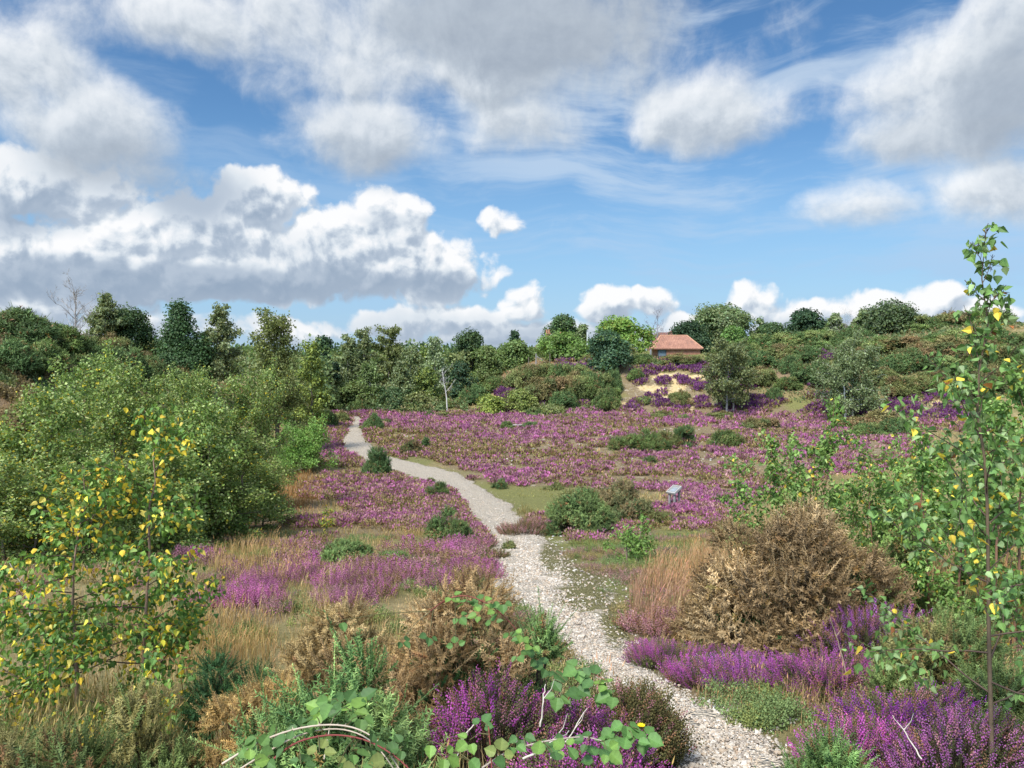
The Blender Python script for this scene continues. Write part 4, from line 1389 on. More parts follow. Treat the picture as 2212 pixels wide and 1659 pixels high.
for lb, px, top, w, y, c, nm, sh, n, base in ridge:
    kw = {}
    if nm == 'chestnut_tree': kw = dict(alt=lin(162, 172, 122), altp=.28, nl=52, rr=.8, lobe_v=.2)
    elif c is C_BRI: kw = dict(alt=C_YEL, altp=.3, rr=.8, nl=30)
    elif c is C_DEEP: kw = dict(alt=C_DARK, altp=.4, nl=30)
    else: kw = dict(alt=C_MID, altp=.25, nl=32)
    lt(lb, px, top, w, y, c, nm, sh, n, base, grp=G3, **kw)

# bare and dead ones
def bt(label, px, top, w, y, col, tr, name='dead_tree', cat='dead tree', row=None, **kw):
    p = spot(px, row, None if row else y)
    e = bare_tree(name, p, rg(), rise(p, px, top), wide(w, p[1]), tr, col, **kw)
    return tag(e, label, cat)


bt('bare grey tree spreading above the gorse on the left bank', 166, 618, 110, 49, (.34, .31, .28), .085, nprim=16, base=.12, depth=4)
bt('leafless grey tree with curling branches above the barn', 1420, 670, 64, 127, (.24, .23, .25), .13, nprim=10, base=.25, depth=4)
bt('dead white birch standing alone at the edge of the heather', 966, 798, 66, 76, (.50, .47, .43), .085, nprim=6, base=.48, depth=3, row=892)
bt('grey dead shrub fanning out on the right ridge', 1826, 686, 80, 116, (.30, .27, .24), .05, 'dead_shrub', 'dead shrub', nprim=26, base=.02, depth=3)
bt('broken pale stump in a green bush left of the dead white birch', 938, 866, 16, 76, (.55, .53, .48), .10, 'tree_stump', 'stump', nprim=1, base=.5, depth=1, row=892)


def fallen(label, px, row, w, seed, col=(.45, .42, .38)):
    rng = np.random.default_rng(seed)
    p = spot(px, row); L = wide(w, p[1])
    b = Buf()
    for k in range(5):
        x = np.linspace(-L / 2, L / 2 * rng.uniform(.4, 1), 7)
        tube(b, np.stack([x, rng.normal() * .25 + .1 * np.sin(x * 2 + k), .12 + .12 * rng.random() + .12 * rng.random() * (x / L + .5)], 1), np.linspace(.05, .015, 7), 5, col)
    tag(b.obj('fallen_branch', M_BARK, None, loc=p), label, 'branch')


fallen('pale fallen branches lying left of the broken stump', 903, 884, 36, 3)
fallen('grey dead twigs lying in a low gorse patch on the heather', 1122, 925, 40, 4, (.30, .26, .24))
fallen('thin dead sticks on the dry grass near the birch thicket', 480, 1134, 60, 5, (.40, .34, .27))

# ---- birches standing on the far slope
tt('spreading olive birch at the right foot of the sand bank', 1576, 752, 136, 75, [(lin(112, 124, 82), 6), (C_OLV, 4)], n=12000, base=.16, nprim=46, trunk_r=.11, bark=GREY_BARK, droop=.6, jit=.15, sec=9, row=897, leafpx=2.3,
   prof=lambda u: 1.05 - .45 * u - .25 * (u < .15), trunks=2, spread=.06)
tt('twin-stemmed white birch below the right ridge', 1838, 742, 158, 70, [(C_BIR, 6), (lin(108, 124, 80), 4), (C_PALE, 1)], n=15000, base=.16, nprim=60, trunk_r=.11, bark=WHITE_BARK, droop=.7, jit=.16, sec=9, row=912, leafpx=2.2,
   prof=lambda u: 1.0 - .5 * u, trunks=2, spread=.05)
lt('low yellow-green bush at the foot of the mound, left one', 1062, 858, 78, 72, C_YEL, 'birch_bush', 'dome', 3600, .02, 2.3, 'bush', 'yellow-green bushes at the foot of the mound', alt=C_MID, altp=.4)
lt('taller yellow-green bush at the foot of the mound, middle one', 1122, 848, 90, 73, lin(138, 150, 78), 'birch_bush', 'dome', 4400, .02, 2.3, 'bush', 'yellow-green bushes at the foot of the mound', alt=C_OLV, altp=.4)
lt('flattest green bush at the foot of the mound, right one', 1190, 880, 84, 72, C_OLV, 'birch_bush', 'dome', 3000, .02, 2.3, 'bush', 'yellow-green bushes at the foot of the mound', alt=C_YEL, altp=.3)
lt('round green bush around the broken stump', 940, 872, 50, 74.5, lin(116, 132, 90), 'bush', 'dome', 2200, .02, 2.3, 'bush', alt=C_MID, altp=.3)

# ---- birch thicket on the left, nearer
th = [
    ('tallest birch at the back left of the thicket', 175, 748, 250, 20.5), ('birch with a loose top behind the yellow-leaved sapling', 268, 792, 210, 18.5), ('slim birch right of the thicket top', 352, 786, 190, 21.5),
    ('birch at the far left edge of the photo', 55, 838, 260, 17), ('broad birch filling the middle of the thicket', 405, 858, 220, 18.2), ('birch with a pale slender stem near the right of the thicket', 540, 782, 170, 27),
    ('rounded birch in the lower right thicket', 480, 915, 210, 19), ('lowest bushy birch at the right end of the thicket', 545, 945, 160, 21.5), ('dark shaded birch at the lower left corner of the thicket', 25, 985, 260, 13.6),
    ('dense birch in the front middle of the thicket', 330, 945, 240, 16), ('birch with yellowing leaves low in the thicket front', 150, 965, 240, 14.5), ('birch at the back between thicket and willow', 460, 800, 170, 26)]
proto = []
for i, (lb, px, top, w, y) in enumerate(th):
    p = spot(px, y=y); H = rise(p, px, top) * .90; wd = wide(w, y)
    if i < 5:
        yel = .25 if i != 3 else .6
        e = twig_tree('birch_tree', p, rg(), H, wd, 21000, .072, [(lin(130, 150, 76), 6), (lin(102, 126, 66), 4.5), (lin(172, 182, 118), 2), (lin(206, 186, 62), yel * 1.4)],
                      base=.02, nprim=64, trunk_r=.035, droop=.25, jit=.09, sec=8, trunks=3, spread=.10, hang=.35, up=.9, prof=lambda u: 1.05 - .5 * u ** 1.5, minr=.004, el0=4)
        proto.append((e, H, wd))
    else:
        s, H0, w0 = proto[i % 5]
        e = copy_tree(s)
        e.location = p; e.rotation_euler = (0, 0, 1.3 * i); k = wd / w0; e.scale = (k, k, H / H0)
    tag(e, lb, 'birch', 'birches of the left thicket')
p = spot(655, 1018)
e = twig_tree('bush', p, rg(), rise(p, 655, 930), wide(122, p[1]), 16000, .085, [(lin(130, 164, 80), 6), (lin(110, 146, 70), 3)], base=.0, nprim=70, trunk_r=.03, droop=.2, jit=.1, sec=7, trunks=4, spread=.12, hang=.1, prof=lambda u: 1.05 - .4 * u ** 2)
tag(e, 'fresh green rounded bush at the right end of the birch thicket', 'bush')

# ------------------------------------------------------------------ gorse on the banks: a few built bushes, then copies
def gorse_obj(name, loc, rng, W_, D_, H_, lod, cols, nsh, rz=0.0, **kw):
    f, s = gorse(rng, W_, D_, H_, lod, cols, nsh, **kw)
    e = empty(name, loc, rz)
    s.obj('stems', M_BARK, e); f.obj('foliage', M_NEEDLE, e)
    return e


KINDS = {
    'g': [(lin(116, 136, 76), 5), (lin(98, 120, 70), 3), (lin(136, 146, 88), 2)],
    'd': [(lin(90, 114, 68), 5), (lin(104, 124, 74), 3)],
    'o': [(lin(134, 138, 84), 5), (lin(118, 128, 76), 3), (lin(150, 134, 92), 1.5)],
    'b': [(lin(144, 122, 86), 4), (lin(132, 124, 80), 3.5), (lin(110, 120, 74), 3.5)]}
FARP = {}
for kk in 'gdob':
    FARP[kk] = []
    for v in range(2):
        FARP[kk].append(None)


def far_gorse(kind, px, row, w, h, label, grp, y=None, sink=.06):
    p = spot(px, row, y); y = p[1]
    Wd, Hh = wide(w, y), wide(h, y)
    v = SEED[0] % 2
    if FARP[kind][v] is None:
        e = gorse_obj('gorse_bush', p, rg(), 3.4, 3.0, 1.5, 'far', KINDS[kind], 3000, lobes=32, size=.34, up=.5, rr=(.13, .28), leaders=160, dead=.06)
        FARP[kind][v] = e
    else:
        SEED[0] += 1
        e = copy_tree(FARP[kind][v])
    e.location = (p[0], p[1], p[2] - sink * Hh); e.rotation_euler = (0, 0, (SEED[0] * 1.7) % 6.28)
    k = Wd / 3.3
    e.scale = (k, k, Hh * 1.08 / 1.5)
    return tag(e, label, 'gorse', grp)


GR = 'gorse bushes on the right ridge'
GM = 'gorse bushes on the sandy mound'
GL = 'gorse bushes on the left bank'
GF = 'gorse bushes in the heather field'
for a in [
    ('o', 1345, 778, 90, 32, 'olive gorse just left of the barn door'), ('g', 1390, 784, 70, 20, 'low green gorse below the blue barn door'), ('o', 1468, 785, 100, 20, 'low olive gorse along the foot of the barn wall'),
    ('g', 1552, 782, 70, 34, 'green gorse at the right corner of the barn'), ('g', 1600, 768, 90, 30, 'gorse under the fresh green tree beside the chestnut'), ('g', 1655, 752, 110, 30, 'gorse below the low dark tree right of the chestnut'),
    ('g', 1725, 748, 120, 34, 'gorse hiding the foot of the domed oak on the right ridge'), ('o', 1690, 778, 100, 34, 'olive gorse halfway between the chestnut and the heather ledge'), ('d', 1640, 790, 90, 34, 'dark gorse on the slope above the spreading birch'),
    ('g', 1795, 752, 100, 34, 'gorse at the foot of the grey dead shrub'), ('g', 1880, 760, 130, 34, 'gorse above the twin-stemmed birch'), ('b', 1955, 752, 130, 28, 'brownish gorse under the large dark clump tree'),
    ('b', 2040, 768, 130, 40, 'wide brown gorse on the right ridge left of the tall sapling'), ('d', 1975, 790, 110, 36, 'dark gorse right of the twin-stemmed birch'), ('g', 2070, 805, 110, 40, 'green gorse behind the upper leaves of the tall sapling'),
    ('d', 1930, 800, 90, 32, 'small dark gorse tucked against the twin-stemmed birch'), ('o', 2130, 790, 130, 50, 'olive gorse right of the tall sapling stem'), ('g', 2190, 765, 140, 46, 'gorse on the skyline at the right edge of the photo'),
    ('d', 1708, 803, 56, 38, 'small round dark bush above the bare brown scree'), ('d', 1765, 826, 100, 44, 'dark green gorse hanging over the brown scree'), ('o', 1640, 828, 80, 34, 'olive gorse in the hollow right of the spreading birch'),
    ('g', 1700, 838, 60, 24, 'low gorse at the foot of the brown scree'), ('d', 1672, 864, 40, 28, 'single small dark bush on the mossy slope'), ('o', 2010, 838, 90, 36, 'olive gorse above the far right sand patch'),
    ('g', 2090, 850, 100, 40, 'gorse behind the middle of the tall sapling'), ('o', 1945, 850, 90, 36, 'olive gorse at mid slope right of the twin-stemmed birch'), ('b', 2150, 835, 110, 44, 'brown gorse low on the slope at the right edge'),
    ('o', 1590, 790, 80, 30, 'olive gorse right above the heather beside the sand'), ('g', 2110, 742, 130, 36, 'dense gorse on the skyline right of the large dark clump'), ('g', 2020, 742, 90, 22, 'low skyline gorse between the dark clump and the tall sapling'),
    ('o', 1850, 785, 90, 30, 'olive gorse behind the top of the twin-stemmed birch'), ('d', 1740, 774, 90, 26, 'dark low gorse beside the small heather ledge'), ('b', 1990, 770, 100, 30, 'brown-tipped gorse below the skyline gorse'),
    ('g', 2195, 800, 110, 50, 'green gorse filling the slope at the right edge'), ('o', 1905, 826, 80, 30, 'olive gorse beside the right stem of the twin birch')]:
    far_gorse(*a, GR)
for kd, px, w, h, lb in [('g', 1985, 110, 36, 'dark skyline gorse just right of the large dark clump tree'), ('o', 2055, 120, 34, 'olive skyline gorse halfway to the right edge'), ('d', 1845, 90, 30, 'skyline gorse left of the large dark clump tree'), ('g', 2125, 120, 44, 'tall skyline gorse directly behind the sapling top leaves'), ('d', 2020, 90, 26, 'small dark skyline gorse between two bigger ones'), ('g', 1770, 110, 30, 'skyline gorse between the domed oak and the dead shrub')]:
    far_gorse(kd, px, None, w, h, lb, GR, 104.0)
for a in [
    ('o', 1132, 832, 80, 44, 'yellowish gorse below the braced fence post'), ('o', 1175, 812, 60, 30, 'small olive gorse just under the mound top'), ('g', 1213, 828, 70, 42, 'green gorse left of centre on the mound'),
    ('g', 1252, 812, 66, 26, 'small green gorse near the mound top heather'), ('b', 1180, 858, 110, 50, 'brownish gorse on the lower left of the mound'), ('o', 1240, 852, 90, 46, 'olive-brown gorse in the middle of the mound'),
    ('g', 1292, 858, 90, 50, 'green gorse below the holly on the mound'), ('d', 1322, 842, 50, 44, 'dark gorse at the right of the mound gorse group'), ('g', 1312, 880, 66, 40, 'lowest green gorse of the mound group'),
    ('d', 1215, 876, 70, 32, 'dark gorse low on the mound front'), ('g', 1372, 818, 44, 22, 'little green gorse among the heather left of the sand'), ('o', 1470, 872, 56, 28, 'olive gorse growing in the heather under the sand'),
    ('o', 1085, 806, 70, 36, 'olive gorse on the left shoulder of the mound'), ('d', 1040, 818, 80, 42, 'dark gorse on the left flank below the rounded oak'), ('g', 1065, 842, 70, 30, 'green gorse on the left flank of the mound'),
    ('g', 1000, 826, 80, 48, 'green gorse right of the dead white birch'), ('d', 1022, 866, 80, 34, 'dark gorse at the left foot of the mound'), ('g', 1100, 790, 60, 26, 'small gorse below the dense hawthorn'),
    ('g', 1030, 790, 90, 40, 'green gorse under the rounded dark oak'), ('d', 1270, 838, 70, 36, 'dark gorse wedged in the middle of the mound group'), ('g', 1155, 898, 50, 18, 'tiny green gorse at the mound foot'),
    ('g', 1390, 872, 34, 16, 'tiny gorse tuft in the lower heather of the bank'), ('o', 1280, 782, 60, 20, 'low scrub left of the holly on the mound top')]:
    far_gorse(*a, GM)
for a in [
    ('b', 40, 700, 190, 56, 'big brown gorse on the skyline at the left edge', 46), ('d', 30, 760, 190, 70, 'deep green gorse below the brown one at the left edge', 42), ('b', 120, 712, 110, 40, 'brown-green gorse left of the bare grey tree', 48),
    ('g', 110, 770, 150, 60, 'green gorse under the bare grey tree', 45), ('b', 85, 735, 110, 40, 'rusty gorse between two green ones on the left bank', 44), ('o', 195, 740, 110, 48, 'olive gorse at the foot of the bare grey tree', 49),
    ('d', 250, 790, 140, 64, 'dark gorse at the right end of the left bank', 48), ('g', 195, 800, 140, 50, 'green gorse low on the left bank', 44), ('b', 40, 830, 150, 56, 'brown dead gorse low at the left edge behind the thicket', 34),
    ('d', 330, 800, 110, 50, 'dark gorse below the conifer-like tree', 52), ('b', 430, 840, 100, 40, 'reddish-brown gorse glimpsed behind the thicket', 48), ('g', 5, 700, 110, 50, 'green gorse on the skyline cut by the left edge', 44),
    ('o', 240, 735, 90, 50, 'olive gorse right of the bare grey tree', 53), ('g', 140, 740, 90, 40, 'bright gorse directly below the bare tree trunk', 46), ('o', 390, 800, 120, 50, 'olive gorse at the foot of the conifer', 54),
    ('d', 15, 790, 150, 60, 'dark gorse low on the left edge under the deep green one', 38), ('g', 75, 800, 130, 54, 'green gorse above the tallest thicket birch', 40), ('b', 20, 735, 100, 44, 'brown gorse between the skyline and the deep green gorse', 45),
    ('d', 165, 765, 110, 46, 'dark gorse right under the bare grey tree trunk', 47), ('o', 300, 770, 100, 44, 'olive gorse below the round dark hawthorn', 52), ('g', 350, 775, 100, 40, 'green gorse left of the conifer foot', 55)]:
    far_gorse(a[0], a[1], a[2], a[3], a[4], a[5], GL, a[6], .2)
for a in [
    ('g', 700, 925, 70, 40, 'green scrub left of the path end'), ('o', 735, 915, 50, 26, 'low olive scrub beside the far bend of the path'), ('d', 806, 929, 50, 34, 'dark gorse right of the far path bend'), ('g', 830, 918, 30, 14, 'tiny gorse right of the dark one at the path bend'),
    ('d', 930, 902, 28, 14, 'small dark gorse before the broken stump'), ('o', 955, 902, 40, 14, 'low brown gorse before the dead white birch'), ('g', 1095, 925, 30, 16, 'small gorse with dead twigs on the heather, left half'),
    ('d', 1145, 926, 40, 16, 'small gorse with dead twigs on the heather, right half'), ('b', 1640, 930, 90, 32, 'brown gorse on the heather left of the tall slim sapling'), ('b', 1888, 928, 170, 40, 'long brown gorse in front of the twin-stemmed birch'),
    ('g', 1870, 945, 80, 32, 'green gorse in front of the long brown one'), ('d', 1935, 942, 90, 40, 'dark gorse at the right end of the long brown one'), ('o', 1430, 905, 50, 18, 'small olive gorse at the foot of the sandy bank'),
    ('g', 1475, 908, 30, 14, 'smallest gorse at the foot of the sandy bank'), ('g', 780, 892, 60, 30, 'gorse at the far end of the path'), ('o', 660, 905, 60, 40, 'olive scrub under the willow'),
    ('g', 750, 885, 50, 24, 'scrub left behind the far end of the path'), ('b', 835, 880, 60, 26, 'reddish scrub before the far birch wood'), ('g', 890, 885, 60, 24, 'green scrub left of the fallen branches'), ('o', 1560, 905, 70, 16, 'low olive scrub under the spreading birch'),
    ('o', 1230, 905, 40, 12, 'flat scrub between mound and heather field'), ('g', 980, 880, 40, 20, 'gorse at the foot of the dead white birch')]:
    far_gorse(*a, GF)

# ---- single gorse bushes nearer to the path
def mg(label, px, row, w, h, kind, n, lod='mid', size=.16, lobes=22, dep=.8, grp=GF, **kw):
    kw.setdefault('rr', (.14, .32)); kw.setdefault('leaders', n // 18); kw.setdefault('dead', .08)
    p = spot(px, row); y = p[1]
    Wd, Hh = wide(w, y), wide(h, y)
    e = gorse_obj('gorse_bush', (p[0], p[1] + Wd * dep * .35, p[2] - .05), rg(), Wd, Wd * dep, Hh * 1.05, lod, KINDS[kind] if isinstance(kind, str) else kind, n, size=size, lobes=lobes, **kw)
    return tag(e, label, 'gorse', grp)


mg('upright dark green gorse standing where the path bends left', 812, 1031, 66, 66, 'd', 3000, size=.22, lobes=16, up=.9, rr=(.30, .46))
mg('half brown gorse on the stony heather right of the path bend', 888, 985, 52, 36, 'b', 1300, 'mid', .22)
mg('green tuft on the right of the half brown gorse', 918, 972, 26, 26, 'd', 500, 'mid', .2, 8)
mg('bright green low gorse on the left edge of the path', 945, 1079, 54, 40, 'g', 1300, size=.16, lobes=14, up=.9)
mg('gorse with brown top left of the widening path', 968, 1172, 104, 66, [(lin(116, 138, 80), 5), (lin(98, 122, 70), 3), (lin(150, 126, 92), 1.5)], 2600, size=.17, up=.9)
mg('small dark gorse right of the path in open grass', 1080, 1056, 36, 26, 'd', 500, size=.16, lobes=9)
mg('low moss-green mat of gorse in front of the heather field', 1200, 1060, 60, 18, 'o', 600, size=.13, lobes=10)
mg('large blue-green gorse right of the path junction', 1255, 1160, 150, 92, [(lin(120, 138, 82), 5), (lin(100, 122, 72), 3), (lin(140, 138, 88), 2)], 5200, size=.20, lobes=36, rr=(.12, .28), leaders=260)
mg('brown-topped gorse behind the large blue-green one', 1345, 1135, 160, 88, [(lin(150, 134, 96), 5), (lin(132, 134, 90), 3), (lin(110, 126, 80), 2)], 4600, size=.20, lobes=34, rr=(.12, .28), leaders=220)
mg('dull gorse to the right under the lectern sign', 1425, 1135, 70, 44, 'o', 1200, size=.16)
mg('wide green gorse patch in the middle of the heather field', 1385, 978, 150, 44, 'g', 3000, 'mid', .3, 30)
mg('olive gorse joined to the right of the wide patch', 1440, 970, 90, 40, 'o', 1500, 'mid', .3, 20)
mg('taller dark gorse at the right end of the wide patch', 1478, 968, 52, 54, 'd', 1300, 'mid', .3, 16)
mg('green gorse mound right of the wide patch', 1572, 965, 86, 36, 'g', 1700, 'mid', .3, 20)
mg('tiny green gorse in the right part of the heather', 1405, 1005, 34, 20, 'g', 400, 'mid', .2, 8)
mg('pale soft gorse left of the path among heather, left one', 740, 1222, 120, 48, [(lin(128, 152, 90), 5), (lin(112, 134, 78), 3)], 2800, size=.14, lobes=22, up=1.0, grp='low gorse among the heather left of the path')
mg('olive gorse left of the path among heather, right one', 842, 1222, 80, 38, [(lin(126, 146, 88), 5), (lin(110, 130, 76), 3)], 1600, size=.13, lobes=16, up=1.0, grp='low gorse among the heather left of the path')
mg('small gorse at the path edge below the half brown gorse', 930, 1042, 24, 14, 'o', 300, size=.12, lobes=7)
mg('faint green gorse tuft between heather and path on the left', 1098, 1190, 30, 22, 'o', 300, size=.12, lobes=7)


def leafy(label, px, row, top, w, n, leaf, cols, name='birch_sapling', tm='birch', cat='sapling', y=None, **kw):
    p = spot(px, row, y)
    e = twig_tree(name, p, rg(), rise(p, px, top), wide(w, p[1]), n, leaf, cols, tmpl=tm, **kw)
    return tag(e, label, cat)


leafy('small bright green sapling bush right of the path', 1368, 1216, 1116, 112, 1000, .055, [(lin(122, 150, 76), 6), (lin(102, 132, 66), 3)], 'birch_sapling', 'birch', nprim=26, trunks=3, spread=.12, base=.02, sec=5, jit=.04, trunk_r=.014, hang=.3)
leafy('little yellowing sapling in the heather left of the path', 706, 1168, 1092, 40, 160, .055, [(lin(120, 140, 60), 4), (lin(190, 170, 60), 2)], nprim=10, base=.1, sec=3, jit=.03, trunk_r=.008)
leafy('low green shrub at the right end of the lectern heather', 1560, 1095, 1065, 44, 500, .07, [(lin(104, 132, 62), 5), (lin(84, 110, 52), 3)], 'shrub', 'tiny', 'shrub', nprim=18, base=0., sec=4, trunks=3, spread=.2, jit=.05, trunk_r=.012)

# ------------------------------------------------------------------ ground cover: heather, grass, stones, scrub
def field_points(rng, spacing, y0, y1, half=40.0):
    t = math.tan(R(half))
    n = int((y1 ** 2 - y0 ** 2) * t / spacing ** 2)
    y = np.sqrt(rng.uniform(y0 ** 2, y1 ** 2, n)); x = y * rng.uniform(-t, t, n)
    return x, y


def clump_elements(rng, cx, cy, rad, hgt, nper):
    """points over low domes: returns positions, outward directions, clump index"""
    i = np.repeat(np.arange(len(cx)), nper)
    n = len(i)
    q = np.sqrt(rng.random(n)); a = rng.random(n) * 6.283
    x = cx[i] + np.cos(a) * q * rad[i]; y = cy[i] + np.sin(a) * q * rad[i]
    top = hgt[i] * np.sqrt(np.maximum(0, 1 - q ** 2.2))
    u = np.where(rng.random(n) < .72, 1.0, rng.random(n))
    z = Z(x, y) + top * u * rng.uniform(.8, 1.12, n)
    d = norm(np.stack([np.cos(a) * q * .7, np.sin(a) * q * .7, np.ones(n)], 1))
    return np.stack([x, y, z], 1), d, i


def heather_density(x, y):
    px, py = project(x, y, Z(x, y))
    m = ell(px, py, HEATH, .25)
    pn = fbm(x * .55, y * .55, 21, 4); pb = fbm(x * .16, y * .16, 22, 3)
    d = np.clip(m * 1.15 - .28 + (pn - .5) * 2.8 + (pb - .5) * 2.0, 0, 1) * (m > .05)
    onbank = (y > 72) & (Z(x, y) > .45)
    d = np.where(onbank, np.clip((pn - .47) * 9, 0, 1) * (m > .3), d)
    st = ell(px, py, STONE, .4) * (y > 20)
    d = d * (1 - np.clip((fbm(x * .9, y * .45, 31, 4) - .44) * 9, 0, 1) * st * .9)
    sa = ell(px, py, SAND, .3) * (y > 60)
    d = d * (1 - .55 * sa)
    d = np.where(path_dist(x, y) < 1.12, 0, d)
    return d, px, py


def build_heather():
    rng = np.random.default_rng(77)
    b = Buf()
    fcol = np.array([HEA, HEA_B, HEA_D, HEA_P])
    # ---- beyond 17 m
    for (y0, y1, sp, kpx) in ((17, 34, .24, 1.5), (34, 60, .29, 1.5), (60, 120, .36, 1.6)):
        x, y = field_points(rng, sp, y0, y1)
        d, px, py = heather_density(x, y)
        k = (rng.random(len(x)) < d) & (px > -60) & (px < 2280)
        x, y, d = x[k], y[k], d[k]
        bank = (Z(x, y) > .45) & (y > 60)
        rad = rng.uniform(.12, .27, len(x)) * (1 + .25 * (y > 55)) * (1 + .5 * bank); hgt = rad * rng.uniform(.45, .8, len(x)) + .03
        es = 1.6 * 2.16 * y / PF                              # an element is about this big
        nper = np.clip((kpx * 7 * (rad / es) ** 2 * .75).astype(int), 6, 90)
        p, dr, i = clump_elements(rng, x, y, rad, hgt, nper)
        n = len(p)
        blo = np.clip(.68 + (fbm(x * .25, y * .25, 41, 3) - .5) * 1.9 + rng.normal(size=len(x)) * .2, .1, 1)   # how fully a clump flowers
        if y0 >= 60: blo = np.clip(blo + .12, 0, 1)
        cw = rng.choice(4, len(x), p=[.42, .2, .2, .18])
        base = fcol[cw] * (1 + rng.normal(size=(len(x), 1)) * .10) * (.86 + .28 * fbm(x * .7, y * .7, 44, 3))[:, None]
        base = np.where(bank[:, None], np.array(lin(116, 70, 110))[None] * rng.uniform(.8, 1.25, (len(x), 1)), base)
        fl = rng.random(n) < blo[i] * np.where(p[:, 2] - Z(p[:, 0], p[:, 1]) > hgt[i] * .35, .92, .25)
        C = np.where(fl[:, None], base[i] * (1 + rng.normal(size=(n, 1)) * .14), np.array(HEA_N)[None] * (1 + rng.normal(size=(n, 1)) * .3) * np.where(rng.random((n, 1)) < .4, np.array([[.8, 1.1, .7]]), 1))
        ax = norm(dr + rng.normal(size=dr.shape) * .5)
        s = es[i] * rng.uniform(.7, 1.5, n)
        scatter(b, LEAF['tiny'][0] * np.array([.9, 1, 1]), LEAF['tiny'][1], None, p, frames(ax, rng, col=1), np.stack([s, s * 1.5, s], 1), np.clip(C, .005, .9))
    # ---- 5 to 17 m: small sprigs
    x, y = field_points(rng, .21, 7.5, 17, 38)
    d, px, py = heather_density(x, y)
    k = (rng.random(len(x)) < d * np.clip((fbm(x * 1.6, y * 1.6, 47, 3) - .33) * 4, .1, 1)); x, y, d = x[k], y[k], d[k]
    rad = rng.uniform(.10, .24, len(x)); hgt = rad * rng.uniform(.5, .9, len(x)) + .06
    nper = np.clip((26 * (12 / y) ** 1.2 * (rad / .16) ** 2).astype(int), 10, 70)
    p, dr, i = clump_elements(rng, x, y, rad, hgt, nper)
    p[:, 2] = np.maximum(p[:, 2] - .13, Z(p[:, 0], p[:, 1]) - .03)
    blo = np.clip(.75 + (fbm(x * .5, y * .5, 43, 3) - .5) * 1.6 + rng.normal(size=len(x)) * .2, .05, 1)
    cw = rng.choice(4, len(x), p=[.38, .24, .2, .18])
    base = fcol[cw] * (1 + rng.normal(size=(len(x), 1)) * .12)
    fl = rng.random(len(p)) < blo[i]
    C = np.where(fl[:, None], base[i] * (1 + rng.normal(size=(len(p), 1)) * .18), np.array(HEA_N)[None] * (1 + rng.normal(size=(len(p), 1)) * .25))
    ax = norm(dr + rng.normal(size=dr.shape) * .28 + np.array([0, 0, .5]))
    ln = rng.uniform(.13, .24, len(p))
    near = y[i] < 12
    scatter_sprigs(b, rng, SPRIG_MID, p[near], ax[near], ln[near], np.clip(C[near], .005, .9))
    scatter_sprigs(b, rng, SPRIG_FAR, p[~near], ax[~near], ln[~near], np.clip(C[~near], .005, .9))
    o = b.obj('heather', M_FLOWER)
    tag(o, 'purple bell heather carpeting the valley floor and the sandy bank', 'heather', kind='stuff')


def grass_colour(rng, x, y, px, py):
    g = np.clip(ell(px, py, GREEN, .6) + (fbm(x * .4, y * .4, 51, 3) - .5) * 1.2, 0, 1)
    o = np.clip(ell(px, py, BROWN, .6) + (fbm(x * .3, y * .3, 52, 3) - .5), 0, 1)
    c = np.array([lin(188, 164, 112)])[0] * (1 - g)[:, None] + np.array(lin(146, 146, 82)) * g[:, None]
    c = c * (1 - .7 * o)[:, None] + np.array(lin(178, 136, 92)) * (.7 * o)[:, None]
    return np.clip(c * (1 + rng.normal(size=(len(x), 1)) * .2) * (1 + rng.normal(size=(len(x), 3)) * .05), .01, .8)


